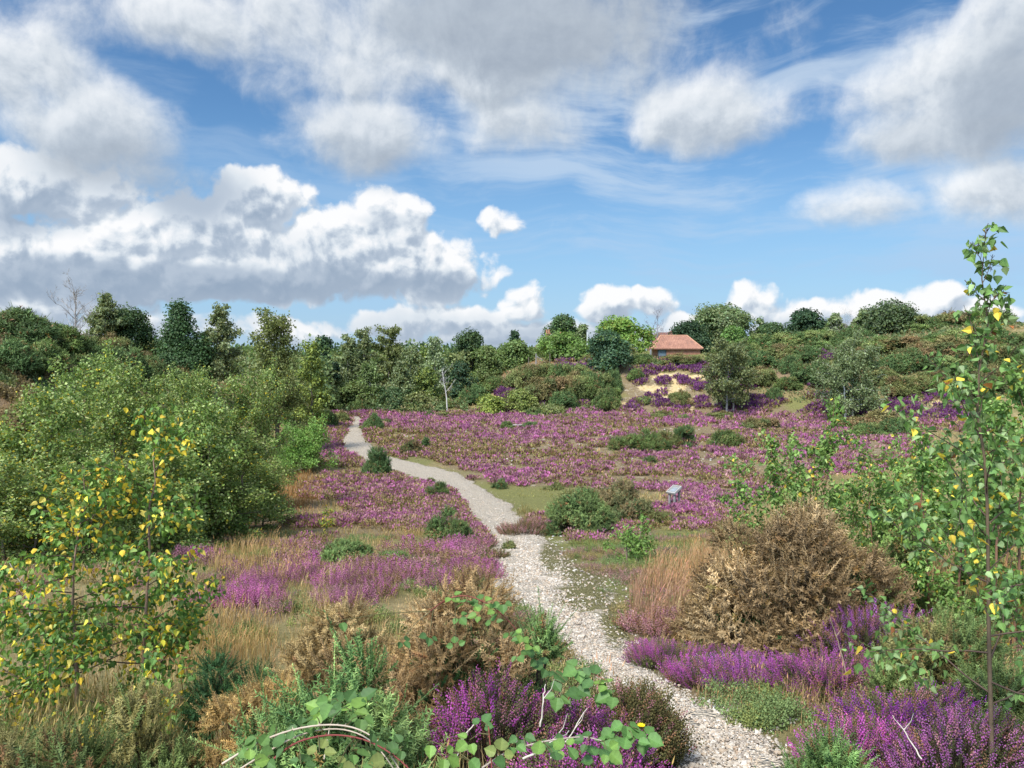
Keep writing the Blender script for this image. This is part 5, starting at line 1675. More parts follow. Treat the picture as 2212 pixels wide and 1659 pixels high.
def build_grass():
    rng = np.random.default_rng(99)
    b = Buf()
    for (y0, y1, sp, h0, h1, w, nb, seed) in ((2.2, 5.5, .05, .07, .24, .0034, 2, .14), (5.5, 11, .085, .08, .26, .006, 2, .14), (11, 20, .12, .09, .26, .011, 2, .1), (20, 40, .20, .08, .22, .024, 2, 0), (40, 110, .50, .10, .24, .06, 3, 0)):
        x, y = field_points(rng, sp, y0, y1, 45)
        pd = path_dist(x, y)
        px, py = project(x, y, Z(x, y))
        tall = fbm(x * .8, y * .8, 61, 4)
        hd = ell(px, py, HEATH, .3) * (y > 5)
        sa = ell(px, py, SAND, .3) * (y > 60); st = ell(px, py, STONE, .3) * (y > 20)
        k = (pd > .86 + .45 * rng.random(len(x))) & (rng.random(len(x)) < np.clip(.55 + (tall - .38) * 3.2, .45, 1) * (1 - .35 * hd) * (1 - .85 * sa) * (1 - .5 * st)) & (px > -450) & (px < 2700)
        x, y, px, py, tall, pd = x[k], y[k], px[k], py[k], tall[k], pd[k]
        x = np.repeat(x, nb) + rng.normal(size=len(x) * nb) * sp * .35; y = np.repeat(y, nb) + rng.normal(size=len(y) * nb) * sp * .35
        px, py, tall, pd = [np.repeat(a, nb) for a in (px, py, tall, pd)]
        short = np.clip((pd - 1.0) / 1.6, .18, 1) * np.where(ell(px, py, GREEN, .4) > .5, .5, 1)
        h = (h0 + (h1 - h0) * np.clip((tall - .3) * 2.2, 0, 1.2)) * rng.uniform(.55, 1.3, len(x)) * short
        C = grass_colour(rng, x, y, px, py)
        blades(b, rng, on_ground(x, y) - np.array([0, 0, .01]), h, np.full(len(x), w) * rng.uniform(.7, 1.4, len(x)), C, .55, seed)
    # long bleached grass in the lower left and between the shrubs on the right
    for (cx, cy, rx, ry, n, hh, colr) in ((650, 1590, 200, 90, 3000, .26, lin(190, 166, 122)), (150, 1600, 260, 90, 2600, .24, lin(156, 148, 96)), (1500, 1260, 110, 50, 1700, .42, lin(178, 146, 104)), (1420, 1310, 60, 60, 900, .36, lin(176, 140, 112)),
                                       (2000, 1230, 110, 70, 1800, .45, lin(186, 160, 112)), (2170, 1330, 60, 90, 900, .5, lin(180, 146, 90)), (1620, 1530, 150, 40, 500, .10, lin(176, 150, 104)), (560, 1220, 110, 50, 1600, .30, lin(186, 156, 104)),
                                       (500, 1090, 110, 40, 2200, .38, lin(170, 124, 78)), (640, 1060, 60, 40, 1400, .36, lin(166, 128, 78)), (420, 1400, 180, 60, 1500, .3, lin(168, 142, 92)), (1260, 1520, 160, 60, 260, .3, lin(190, 165, 130)), (1130, 1120, 40, 20, 500, .25, lin(140, 130, 80)), (1540, 1240, 60, 40, 500, .5, lin(180, 150, 105))):
        a = rng.random(n) * 6.283; q = np.sqrt(rng.random(n))
        P = hit(cx + np.cos(a) * q * rx, np.minimum(cy + np.sin(a) * q * ry, 1750))
        pd = path_dist(P[:, 0], P[:, 1]); P = P[pd > 1.15]
        n = len(P)
        tuft = .5 + fbm(P[:, 0] * 2.5, P[:, 1] * 2.5, 71, 2)
        C = np.clip(np.array(colr)[None] * (1 + rng.normal(size=(n, 1)) * .18) * (1 + rng.normal(size=(n, 3)) * .05), .01, .8)
        blades(b, rng, P, hh * rng.uniform(.5, 1.15, n) * tuft, np.maximum(.0028, P[:, 1] * .00075) * rng.uniform(.7, 1.3, n), C, .5, .45)
    o = b.obj('dry_grass', M_GRASS)
    tag(o, 'dry bleached and green grass covering the heath', 'grass', kind='stuff')


def build_stones():
    rng = np.random.default_rng(111)
    t = (1 + 5 ** .5) / 2
    iv = norm(np.array([(-1, t, 0), (1, t, 0), (-1, -t, 0), (1, -t, 0), (0, -1, t), (0, 1, t), (0, -1, -t), (0, 1, -t), (t, 0, -1), (t, 0, 1), (-t, 0, -1), (-t, 0, 1)], float))
    it = [(0, 11, 5), (0, 5, 1), (0, 1, 7), (0, 7, 10), (0, 10, 11), (1, 5, 9), (5, 11, 4), (11, 10, 2), (10, 7, 6), (7, 1, 8), (3, 9, 4), (3, 4, 2), (3, 2, 6), (3, 6, 8), (3, 8, 9), (4, 9, 5), (2, 4, 11), (6, 2, 10), (8, 6, 7), (9, 8, 1)]
    b = Buf()
    pal = np.array([(.42, .38, .325), (.50, .465, .41), (.33, .29, .25), (.45, .375, .29), (.58, .56, .52), (.26, .23, .20), (.40, .31, .23)])
    idx = np.arange(700)
    wgt = (PATH_W * np.gradient(_tt)) / np.maximum(PATH_Y, 4.5) ** 2
    n = 34000
    i = rng.choice(700, n, p=wgt / wgt.sum())
    tx = np.gradient(PATH_X); ty = np.gradient(PATH_Y); L = np.hypot(tx, ty)
    s = np.clip(rng.normal(size=n) * .62, -1.5, 1.5)
    j = rng.normal(size=(n, 2)) * .04
    x = PATH_X[i] - ty[i] / L[i] * s * PATH_W[i] + j[:, 0]; y = PATH_Y[i] + tx[i] / L[i] * s * PATH_W[i] + j[:, 1]
    px, py = project(x, y, Z(x, y))
    gr = ell(px, py, [(1260, 1235, 60, 55), (1190, 1205, 28, 40), (1260, 1290, 70, 40), (1330, 1340, 40, 60)], .5)
    k = (rng.random(n) > gr * .8) & (fbm(x * 3, y * 3, 81, 3) > .33)
    x, y, s = x[k], y[k], s[k]
    n = len(x)
    z = Z(x, y) + np.where(np.abs(s) < 1.0, .026 + .0009 * y, .004)
    sz = np.exp(rng.normal(size=n) * .42) * .0070 * np.clip(y / 7, .75, 1.6)
    C = pal[rng.choice(7, n, p=[.24, .20, .14, .15, .12, .07, .08])] * rng.uniform(.75, 1.1, (n, 1)) * np.array([1.08, 1.03, .95])
    q = norm(rng.normal(size=(n, 3)))
    Fr = frames(norm(np.array([0, 0, 1.0]) + rng.normal(size=(n, 3)) * .35), rng)
    scatter(b, iv, it, None, np.stack([x, y, z], 1), Fr, np.stack([sz * rng.uniform(.8, 1.5, n), sz * rng.uniform(.6, 1.1, n), sz * rng.uniform(.4, .8, n)], 1), np.clip(C, 0, .85))
    # scattered flints off the path
    for (cx, cy, rx, ry, m) in ((1630, 1530, 110, 50, 1500), (1250, 960, 420, 50, 700), (880, 1075, 44, 26, 200), (1180, 1190, 60, 50, 120)):
        a = rng.random(m) * 6.283; q = np.sqrt(rng.random(m))
        P = hit(cx + np.cos(a) * q * rx, cy + np.sin(a) * q * ry)
        sz = np.exp(rng.normal(size=m) * .4) * np.where(P[:, 1] > 22, .024, .011) * np.clip(P[:, 1] / 9, .8, 1.6)
        C = pal[rng.choice([0, 1, 4, 3], m)]
        scatter(b, iv, it, None, P, frames(np.tile([0, 0, 1.0], (m, 1)) + rng.normal(size=(m, 3)) * .2, rng), np.stack([sz * 1.3, sz, sz * .6], 1), C)
    tag(b.obj('gravel', M_STONE), 'pale flint pebbles strewn on and beside the footpath', 'gravel', kind='stuff')


def build_scrub():
    """the rest of the far scrub that nobody could count: low gorse and bracken between the single bushes, and the wood beyond"""
    rng = np.random.default_rng(131)
    b = Buf()
    def fill(n, px0, px1, row0, row1, y, cols, size, jz):
        px = rng.uniform(px0, px1, n); row = rng.uniform(row0, row1, n)
        P = hit(px, row) if y is None else None
        if y is not None:
            yy = rng.uniform(y[0], y[1], n); x = W(px, 800, yy)[:, 0]; P = np.stack([x, yy, Z(x, yy)], 1)
        k = fbm(P[:, 0] * .35, P[:, 1] * .35, 91, 3) > .40
        P = P[k]; m = len(P)
        P[:, 2] += rng.random(m) * jz * (fbm(P[:, 0] * .6, P[:, 1] * .6, 92, 3) * 1.6)
        C = np.array(cols)[(fbm(P[:, 0] * .5, P[:, 1] * .5, 93, 3) * 2.2 * len(cols) % len(cols)).astype(int)] * (1 + rng.normal(size=(m, 1)) * .22)
        ax = norm(rng.normal(size=(m, 3)) + np.array([0, 0, .6]))
        s = size * rng.uniform(.6, 1.4, m) * P[:, 1] / 80
        t = LEAF['tiny']
        scatter(b, t[0], t[1], None, P, frames(ax, rng, col=1), np.stack([s, s * 1.2, s], 1), np.clip(C, .01, .8))
    g = [lin(98, 116, 72), lin(112, 120, 78), lin(84, 104, 66), lin(134, 118, 84), lin(118, 124, 78)]
    fill(9000, 1560, 2240, 742, 800, None, g, .20, .5)
    fill(2500, 1340, 1580, 772, 790, None, g, .16, .25)
    fill(5000, 2200, 2700, 760, 900, None, g, .22, .5)
    fill(3500, 2230, 2700, 900, 1100, None, g, .35, .7)
    fill(9000, 1700, 2260, 735, 760, (84, 118), g, .22, .5)
    fill(6000, 1560, 2240, 800, 880, None, g, .18, .3)
    fill(4500, 980, 1180, 780, 890, None, g, .18, .4)
    fill(24000, -60, 440, 690, 860, (26, 58), g, .22, .5)
    fill(46000, -40, 330, 690, 890, None, g, .22, .45)
    fill(9000, 640, 1010, 820, 888, (73, 84), [lin(106, 124, 76), lin(98, 116, 72), lin(136, 126, 84), lin(116, 130, 82)], .22, 1.1)
    fill(3500, 1180, 1340, 800, 890, None, g, .18, .3)
    tag(b.obj('scrub', M_LEAF), 'low mixed gorse and bracken scrub covering the banks', 'scrub', kind='stuff')
    # the wood behind everything
    b = Buf()
    for (px0, px1, y0, y1, top, n) in ((680, 1010, 92, 112, 752, 12000), (300, 720, 66, 92, 752, 12000), (990, 1300, 108, 125, 752, 5000), (940, 1000, 230, 300, 764, 700), (1620, 2300, 128, 140, 722, 5000), (200, 420, 60, 75, 740, 3500)):
        px = rng.uniform(px0, px1, n); yy = rng.uniform(y0, y1, n)
        x = W(px, 800, yy)[:, 0]; gz = Z(x, yy)
        bump = fbm(x * .22, yy * .22, 95, 3)
        H = np.maximum(.3, W(px, top, yy)[:, 2] - gz) * (.62 + .62 * bump)
        zz = gz + H * np.sqrt(rng.random(n))
        C = np.array([C_MID, C_DARK, C_BIR, C_OLV])[(bump * 7.3 % 4).astype(int)] * (1 + rng.normal(size=(n, 1)) * .22)
        ax = norm(rng.normal(size=(n, 3)) + np.array([0, 0, .3]))
        s = .34 * rng.uniform(.6, 1.4, n) * yy / 90
        t = LEAF['tiny']
        scatter(b, t[0], t[1], None, np.stack([x, yy, zz], 1), frames(ax, rng, col=1), np.stack([s, s * 1.2, s], 1), np.clip(C, .01, .8))
    tag(b.obj('woodland', M_LEAF), 'dense mixed woodland closing the view behind the single trees', 'wood', kind='stuff')


def build_undergrowth():
    """low unflowered heath, moss and seedlings between the bigger plants"""
    rng = np.random.default_rng(151)
    b = Buf()
    x, y = field_points(rng, .15, 2.6, 19, 44)
    px, py = project(x, y, Z(x, y))
    pd = path_dist(x, y)
    m = fbm(x * 1.1, y * 1.1, 161, 4)
    k = (pd > 1.05) & ((m > .50) | (ell(px, py, [(1620, 1540, 130, 50)], .3) > .3)) & (px > -400) & (px < 2650)
    x, y, m, px, py = x[k], y[k], m[k], px[k], py[k]
    rad = rng.uniform(.05, .13, len(x)); hgt = rad * .7 + .02
    nper = np.clip((70 * (5 / y) ** 1.1 * (rad / .1) ** 2).astype(int), 5, 80)
    p, dr, i = clump_elements(rng, x, y, rad, hgt, nper)
    p[:, 2] -= .07
    pal = np.array([lin(128, 136, 78), lin(108, 122, 72), lin(146, 130, 88), lin(150, 118, 110), lin(116, 134, 84)])
    ci = (fbm(x * .8 + 7, y * .8, 163, 3) * 9).astype(int) % 5
    C = pal[ci][i] * (1 + rng.normal(size=(len(p), 1)) * .22)
    ax = norm(dr + rng.normal(size=dr.shape) * .4 + np.array([0, 0, .4]))
    ln = rng.uniform(.07, .14, len(p))
    scatter_sprigs(b, rng, SPRIG_FAR, p, ax, ln, np.clip(C, .01, .8))
    tag(b.obj('undergrowth', M_FLOWER), 'low unflowered heath, moss and seedlings among the dry grass', 'undergrowth', kind='stuff')


build_undergrowth(); build_heather(); build_grass(); build_stones(); build_scrub()

# ------------------------------------------------------------------ foreground
def near_gorse(label, px, top, w, y, cols, n, size=.11, lod='near', lobes=18, dep=.8, name='gorse_bush', rowb=None, cat='gorse', hmin=.2, grp=None, **kw):
    p = spot(px, y=y)
    Wd = wide(w, y) * 1.1; H = max(hmin, rise(p, px, top) * 1.12)
    kw.setdefault('leaders', n // 14); kw.setdefault('dead', .10)
    e = gorse_obj(name, (p[0], p[1], p[2] - .04), rg(), Wd, Wd * dep, H, lod, cols, n, size=size, lobes=lobes, **kw)
    return tag(e, label, cat, grp)


DEAD = [(lin(158, 132, 95), 5), (lin(134, 111, 80), 4), (lin(184, 158, 118), 2)]
ORNG = [(lin(174, 144, 92), 5), (lin(154, 128, 84), 3)]
FRESH = [(lin(128, 158, 92), 5), (lin(110, 140, 80), 4), (lin(152, 174, 106), 2)]
SOFTG = [(lin(134, 152, 88), 5), (lin(116, 136, 78), 4), (lin(154, 148, 92), 1.8)]

DEAD2 = [(lin(172, 146, 100), 5), (lin(150, 126, 86), 4), (lin(196, 170, 122), 2)]

near_gorse('large dead brown gorse bush towering on the right of the path', 1722, 1118, 445, 6.9, DEAD, 9000, .15, 'mid', 64, .8, inner=lin(70, 104, 58), rr=(.11, .24), up=.25)
near_gorse('dead brown gorse with brambles growing through it in the centre foreground', 930, 1262, 430, 3.35, DEAD2, 5200, .095, 'near', 38, .75, inner=lin(72, 108, 60), rr=(.16, .28), up=.2)
near_gorse('sprawling dead gorse left of the bramble-covered one', 745, 1318, 260, 3.6, DEAD2, 3000, .10, 'near', 26, .75, inner=lin(72, 108, 60), rr=(.15, .28), up=.3)
near_gorse('small orange-brown dead gorse left of the green foreground gorse', 525, 1440, 190, 3.3, ORNG, 1500, .085, 'near', 16, .8, up=.3)
near_gorse('tan dead gorse sprays between the yellow birch and the centre', 650, 1390, 190, 3.9, DEAD2, 1300, .095, 'near', 16, .8, up=.5, rr=(.14, .24))
near_gorse('dark green gorse right of the yellow-leaved sapling', 480, 1396, 190, 4.3, [(lin(80, 116, 66), 5), (lin(66, 100, 58), 4)], 1700, .10, 'near', 16, .8, up=.6)
near_gorse('tall fresh green gorse shoots in the bottom centre', 770, 1462, 320, 2.55, FRESH, 1500, .15, 'near', 22, .7, up=1.3, rr=(.16, .28))
near_gorse('fresh green gorse low at the bottom left of centre', 600, 1520, 240, 2.5, FRESH, 900, .13, 'near', 15, .8, up=1.2)
near_gorse('green gorse leaning over the path edge right of the dead gorse', 1160, 1385, 115, 3.3, FRESH, 900, .11, 'near', 12, .9, up=1.0)
near_gorse('soft green gorse in the bottom left corner', 70, 1525, 330, 2.7, SOFTG, 1500, .12, 'near', 20, .8, up=1.1)
near_gorse('low soft gorse under the yellow-leaved sapling', 300, 1500, 230, 3.2, SOFTG, 1000, .11, 'near', 14, .8, up=1.0)
near_gorse('feathery green gorse in the heather at the right', 2070, 1335, 270, 4.7, SOFTG, 2300, .14, 'near', 22, .8, up=1.0)
near_gorse('second feathery gorse at the right edge of the photo', 2190, 1420, 200, 4.2, SOFTG, 1300, .13, 'near', 15, .8, up=1.0)
near_gorse('small green gorse at the bottom right beside the path', 1790, 1560, 170, 3.3, FRESH, 800, .11, 'near', 12, .8, up=1.1)
near_gorse('thin gorse shoots rising between the right-hand heather clumps', 1950, 1440, 110, 4.6, SOFTG, 450, .15, 'near', 9, .8, up=1.4)
near_gorse('pale gorse by the grass behind the big dead bush', 1960, 1120, 150, 8.6, SOFTG, 1300, .16, 'mid', 14, .8, up=1.0)
near_gorse('little gorse tuft at the right foot of the sapling bush by the path', 1408, 1205, 40, 13.0, 'x' and SOFTG, 300, .12, 'mid', 7, .8, up=1.0, hmin=.15)


# ---- saplings
YB = [(lin(112, 146, 66), 7), (lin(88, 124, 62), 5), (lin(138, 164, 92), 2), (lin(240, 208, 74), 3.6), (lin(206, 190, 90), .8)]
p = spot(222, y=4.5)
e = twig_tree('birch_sapling', p, rg(), rise(p, 240, 880) + .02, wide(540, 4.5), 8200, .036, YB, tmpl='birch', base=.02, nprim=54, el0=6, trunk_r=.012, bark=(.26, .17, .12), trunks=2, spread=.025, droop=.45, up=.6,
              jit=.032, sec=5, hang=.75, tertiary=True, lean=(.03, 0), prof=lambda u: .06 + 1.0 * (1 - u) ** .95, minr=.0016, leafzone=.12)
tag(e, 'birch sapling full of yellow leaves in the left foreground', 'birch')
GB = [(lin(110, 140, 74), 7), (lin(92, 122, 68), 4), (lin(140, 160, 108), 3), (lin(222, 190, 72), .8), (lin(150, 96, 60), .25)]
p = spot(2168, y=3.1)
e = twig_tree('birch_sapling', p, rg(), rise(p, 2140, 486), wide(640, 3.1), 2000, .035, GB, tmpl='birch', base=.16, nprim=34, trunk_r=.0095, bark=(.12, .085, .055), droop=.35, up=1.0, jit=.02, sec=5, hang=.8, tertiary=True,
              lean=(-.014, 0), prof=lambda u: .10 + .95 * max(0, 1 - u * 1.25) ** .8, minr=.0015, leafzone=.2)
tag(e, 'tall slender birch sapling reaching into the sky at the right edge', 'birch')
GC = [(lin(122, 152, 76), 7), (lin(102, 134, 68), 5), (lin(148, 170, 100), 2), (lin(220, 194, 76), .6)]
for lb, px, top, w, y, n, tr, nt, base in [
    ('slim reddish-stemmed birch sapling behind the large dead gorse', 1738, 868, 270, 8.6, 3000, .016, 3, .06), ('leafy birch sapling left of the slim reddish-stemmed one', 1668, 955, 200, 9.0, 2400, .012, 3, .03),
    ('bushy birch sapling between the dead gorse and the tall sapling', 1930, 935, 240, 9.6, 4200, .015, 3, .02), ('dense birch sapling behind the stem of the tall sapling', 2060, 850, 300, 8.2, 4600, .016, 3, .02),
    ('birch sapling at the right edge behind the tall sapling', 2190, 800, 260, 6.8, 3200, .015, 2, .03), ('low birch sapling just right of the dead gorse top', 1850, 1000, 170, 10.5, 2400, .011, 3, .02), ('birch thicket sapling in front of the far right sand patch', 2000, 960, 260, 12.0, 4600, .015, 4, .02), ('spreading birch bush at the right edge under the skyline gorse', 2150, 900, 280, 11.0, 4600, .015, 4, .02)]:
    p = spot(px, y=y)
    e = twig_tree('birch_sapling', p, rg(), rise(p, px, top), wide(w, y), int(n * 1.25), .050, GC, tmpl='birch' if y < 9 else 'tiny', base=base, nprim=26 if nt < 3 else 36, trunk_r=tr, bark=(.22, .12, .075), trunks=nt, spread=.08, droop=.3, up=.9, jit=.035, sec=5,
                  hang=.6, prof=lambda u: 1.05 - .75 * u, minr=.002)
    tag(e, lb, 'birch', 'birch saplings on the right')


# ---- heather clumps close by
def clump(label, px, top, w, y, n, col, ln=.2, near=True, dep=.8, flower=.74, up=.9, dull=lin(92, 94, 58), cat='heather'):
    rng = rg()
    p = spot(px, y=y); Wd = wide(w, y); H = max(.12, rise(p, px, top))
    q = np.sqrt(rng.random(n)); a = rng.random(n) * 6.283
    lx, ly = np.cos(a) * q * Wd / 2, np.sin(a) * q * Wd * dep / 2
    d = norm(np.stack([np.cos(a) * q * .7, np.sin(a) * q * .7, np.full(n, up)], 1) + rng.normal(size=(n, 3)) * .18)
    lump = .45 + 1.0 * fbm(lx * 4 + px, ly * 4, 33, 3)
    tipz = H * np.sqrt(np.maximum(.04, 1 - .85 * q ** 2.5)) * rng.uniform(.75, 1.05, n) * lump
    L = ln * rng.uniform(.75, 1.25, n)
    gz = Z(p[0] + lx, p[1] + ly) - p[2]
    base = np.stack([lx, ly, gz + np.maximum(tipz - L * d[:, 2], -.03)], 1)
    sel = fbm(lx * 6 + 3, ly * 6 + px, 35, 2)
    fl = rng.random(n) < flower * np.clip(.5 + (sel - .3) * 2.2, .3, 1)
    C = np.where(fl[:, None], np.array(col)[None] * (1 + rng.normal(size=(n, 1)) * .2) * (1 + rng.normal(size=(n, 3)) * .06), np.array(dull)[None] * (1 + rng.normal(size=(n, 1)) * .25))
    u = rng.random(n)
    C = np.where((u < .09)[:, None], np.array(lin(176, 122, 132))[None] * (1 + rng.normal(size=(n, 1)) * .2), C)
    C = np.where((u > .90)[:, None], np.array(lin(150, 112, 84))[None] * (1 + rng.normal(size=(n, 1)) * .2), C)
    b = Buf()
    scatter_sprigs(b, rng, SPRIG_NEAR if near else SPRIG_MID, base, d, L, np.clip(C, .005, .8))
    e = empty('heather_clump', p)
    b.obj('flower_sprigs', M_FLOWER, e)
    sb = Buf()
    k = rng.choice(n, min(n, 160), replace=False)
    for i in k:
        s = np.array([lx[i] * .55, ly[i] * .55, gz[i] - .02]); t = base[i] + d[i] * L[i] * .3
        tube(sb, [s, (s + t) / 2 + rng.normal(size=3) * .015, t], [.0035, .003, .0018], 3, (.075, .055, .035))
    sb.obj('stems', M_BARK, e)
    return tag(e, label, cat, 'heather clumps close to the camera')


HV = lin(178, 88, 162); HV2 = lin(162, 84, 148)
clump('bright purple heather clump in the bottom centre foreground', 1065, 1488, 250, 2.75, 560, HV, .16)
clump('purple heather right of the bright clump, mixed with brambles', 1260, 1505, 250, 2.85, 460, HV2, .17)
clump('purple heather along the bottom edge right of centre', 1290, 1590, 300, 2.35, 420, HV, .18)
clump('heather skirt along the right edge of the path', 1445, 1438, 150, 6.2, 560, HV2, .19)
clump('heather bulging onto the path below the large dead gorse', 1535, 1446, 150, 5.6, 620, HV, .18)
clump('dark greenish heather gap under the front of the large dead gorse', 1580, 1405, 110, 6.2, 380, lin(146, 78, 136), .17, flower=.45)
clump('deep purple heather under the left foot of the large dead gorse', 1650, 1432, 260, 5.5, 950, lin(158, 88, 156), .2)
clump('thin pinkish heather left of the large dead gorse', 1440, 1328, 170, 7.6, 700, HEA_P, .2, False, flower=.7, dull=lin(150, 120, 90))
clump('heather at the top right under the tall sapling branches', 1900, 1288, 280, 6.1, 900, lin(156, 92, 154), .22)
clump('tall heather sprigs right of the dead gorse foot', 1800, 1400, 230, 5.2, 700, HV2, .21)
clump('shadowy heather in front of the feathery gorse', 1960, 1470, 260, 4.2, 650, lin(150, 70, 156), .2, flower=.8)
clump('heather at the bottom right behind the small green gorse', 1880, 1560, 220, 3.6, 480, HV, .18, flower=.8)
clump('heather in the bottom right corner', 2110, 1545, 260, 3.2, 520, lin(168, 102, 158), .17, flower=.75)
clump('brightest heather cushion in the left middle ground', 520, 1288, 160, 9.4, 900, HEA_B, .16, False, flower=1.0)
clump('smaller heather cushion left of the brightest one', 432, 1300, 90, 9.2, 420, HEA_B, .16, False)
clump('heather cushion hugging the left edge of the path', 1022, 1168, 80, 16.5, 500, HEA, .22, False)
clump('heather cushion lower on the left edge of the path', 1020, 1226, 90, 12.8, 600, HEA_B, .2, False)
clump('unflowered dark heath tuft at the left edge of the near path', 1375, 1482, 150, 3.7, 1000, lin(104, 104, 66), .22, flower=.06, up=1.1, dull=lin(104, 98, 62))
clump('brown-green heath tuft by the path beside the heather cushions', 1062, 1198, 50, 14.2, 350, lin(120, 110, 76), .2, False, flower=.1, dull=lin(110, 104, 66))
clump('brown heath tuft in front of the large blue-green gorse', 1135, 1118, 110, 19.5, 700, HEA_P, .25, False, flower=.35, dull=lin(118, 104, 72))


# ---- brambles
BL = [(lin(94, 128, 66), 5), (lin(78, 110, 60), 4), (lin(116, 148, 70), 2), (lin(126, 138, 76), 1)]


def bramble(label, canes, leaves, leaf=.031):
    """canes: (colour, radius, [(px, py, y) ...]); leaves: (px, py, y) of each spray of three leaflets"""
    rng = rg()
    P0 = W(leaves[0][0], leaves[0][1], leaves[0][2])
    P0 = np.array([P0[0], P0[1], float(Z(P0[0], P0[1]))])
    e = empty('bramble', P0)
    allp = []
    for col, r, pts in canes:
        c = np.array([W(*q) for q in pts]) - P0
        t = np.linspace(0, len(c) - 1, 26)
        S = np.stack([np.interp(t, np.arange(len(c)), c[:, j]) for j in range(3)], 1)
        kk = np.array([1, 2, 3, 2, 1]) / 9
        for _ in range(2):
            S = np.stack([np.convolve(np.pad(S[:, j], 2, mode='reflect', reflect_type='odd'), kk, 'valid') for j in range(3)], 1)
        r *= .68
        cb = Buf(); tube(cb, S, np.linspace(r, r * .55, 26), 6, col)
        for _ in range(34):                                   # thorns
            i = rng.integers(1, 25); d = norm(rng.normal(size=3)); w = norm(np.cross(d, S[i] - S[i - 1])) * r * .6
            u = norm(S[i] - S[i - 1]) * r * .8
            cb.add([S[i] + w - u, S[i] - w - u, S[i] + u, S[i] + d * r * 3.2], [[0, 1, 3], [1, 2, 3], [2, 0, 3]], None, np.array(col) * .9)
        cb.obj('cane', M_BARK, e, True)
        allp.append(S)
    lb = Buf(); pb = lb
    t = LEAF['bramble']
    allp = np.concatenate(allp) if allp else None
    for (px, py, y) in leaves:
        c = W(px, py, y) - P0
        if allp is not None:
            j = np.argmin(np.linalg.norm(allp - c, axis=1)); r0 = allp[j]
            tube(pb, [r0, (r0 + c) / 2 + np.array([0, 0, .01]), c], [.0018, .0014, .0011], 4, (.14, .13, .05))
        up = norm(np.array([rng.normal() * .35, -.55 + rng.normal() * .3, 1.0]))
        a = rng.random() * 6.283
        f = norm(np.cross(up, np.array([math.cos(a), math.sin(a), .1])))
        sd = np.cross(f, up)
        col = BL[rng.choice(4, p=[.42, .33, .17, .08])][0]
        nl = 3 if rng.random() < .8 else 1
        for k in range(nl):
            th = (0, 1.25, -1.25)[k]
            ax = norm(f * math.cos(th) + sd * math.sin(th) + up * rng.normal() * .12 - np.array([0, 0, .15]))
            s = leaf * (1.15 if k == 0 else .9) * rng.uniform(.85, 1.15)
            n2 = norm(up + rng.normal(size=3) * .18); b_ = norm(np.cross(ax, n2)); c_ = np.cross(b_, ax)
            pos = c + ax * .012
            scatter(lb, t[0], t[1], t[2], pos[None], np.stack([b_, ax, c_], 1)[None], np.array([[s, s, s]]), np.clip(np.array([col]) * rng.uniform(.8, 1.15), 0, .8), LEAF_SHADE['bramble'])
    lb.obj('leaves', M_LEAF, e)
    return tag(e, label, 'bramble')


CREAM = (.44, .36, .27); RED = (.20, .055, .045); GREYC = (.34, .28, .23)
bramble('arching bramble with cream and red canes along the bottom edge', [
    (CREAM, .0045, [(480, 1650, 1.95), (560, 1600, 1.97), (640, 1572, 2.0), (720, 1562, 2.0), (790, 1575, 1.98), (850, 1630, 1.95), (890, 1720, 1.9)]),
    (CREAM, .0036, [(520, 1660, 2.02), (640, 1585, 2.05), (730, 1570, 2.05), (800, 1592, 2.0), (860, 1670, 1.95), (880, 1740, 1.9)]),
    (RED, .0042, [(590, 1640, 1.9), (640, 1600, 1.92), (720, 1584, 1.94), (800, 1598, 1.92), (880, 1650, 1.88), (960, 1760, 1.84)])],
    [(520, 1612, 1.95), (556, 1618, 1.93), (600, 1572, 2.0), (650, 1578, 2.02), (684, 1548, 2.05), (735, 1535, 2.15), (620, 1608, 1.9), (575, 1640, 1.88), (690, 1625, 1.88), (760, 1622, 1.87), (800, 1612, 1.9), (840, 1640, 1.85), (650, 1650, 1.85),
     (730, 1655, 1.82), (780, 1545, 2.1), (815, 1660, 1.82), (540, 1650, 1.85), (870, 1612, 1.95), (700, 1600, 2.0)])
bramble('bramble with a grey woody cane in the bottom centre', [
    (GREYC, .0042, [(1040, 1660, 1.95), (1100, 1620, 1.98), (1180, 1600, 2.0), (1260, 1590, 2.02), (1300, 1600, 2.0)]), (RED, .0032, [(1060, 1720, 1.9), (1062, 1640, 1.95), (1055, 1570, 2.0)])],
    [(1040, 1568, 2.05), (1015, 1598, 2.0), (1125, 1588, 2.02), (1110, 1606, 1.97), (1190, 1592, 2.03), (1080, 1630, 1.92), (1225, 1618, 1.95), (1270, 1600, 2.0), (1010, 1632, 1.9), (1160, 1640, 1.88), (1100, 1650, 1.85), (1250, 1650, 1.86), (960, 1630, 1.92), (930, 1600, 2.0), (1205, 1650, 1.84), (1310, 1620, 1.95)])
bramble('red-caned bramble sprawling over the dead gorse in the centre', [
    (RED, .0035, [(930, 1320, 2.9), (965, 1292, 2.85), (1010, 1284, 2.8), (1060, 1306, 2.76), (1110, 1350, 2.74), (1150, 1410, 2.75)])],
    [(1008, 1302, 2.78), (1062, 1288, 2.76), (1072, 1318, 2.74), (1036, 1326, 2.75), (1066, 1346, 2.72), (1100, 1380, 2.7), (1132, 1368, 2.7), (1150, 1392, 2.68), (868, 1382, 2.85), (928, 1372, 2.8), (976, 1288, 2.84), (1118, 1412, 2.7), (1040, 1300, 2.8), (990, 1330, 2.8), (1085, 1300, 2.76), (1160, 1420, 2.7), (735, 1340, 3.0), (985, 1395, 2.75)])
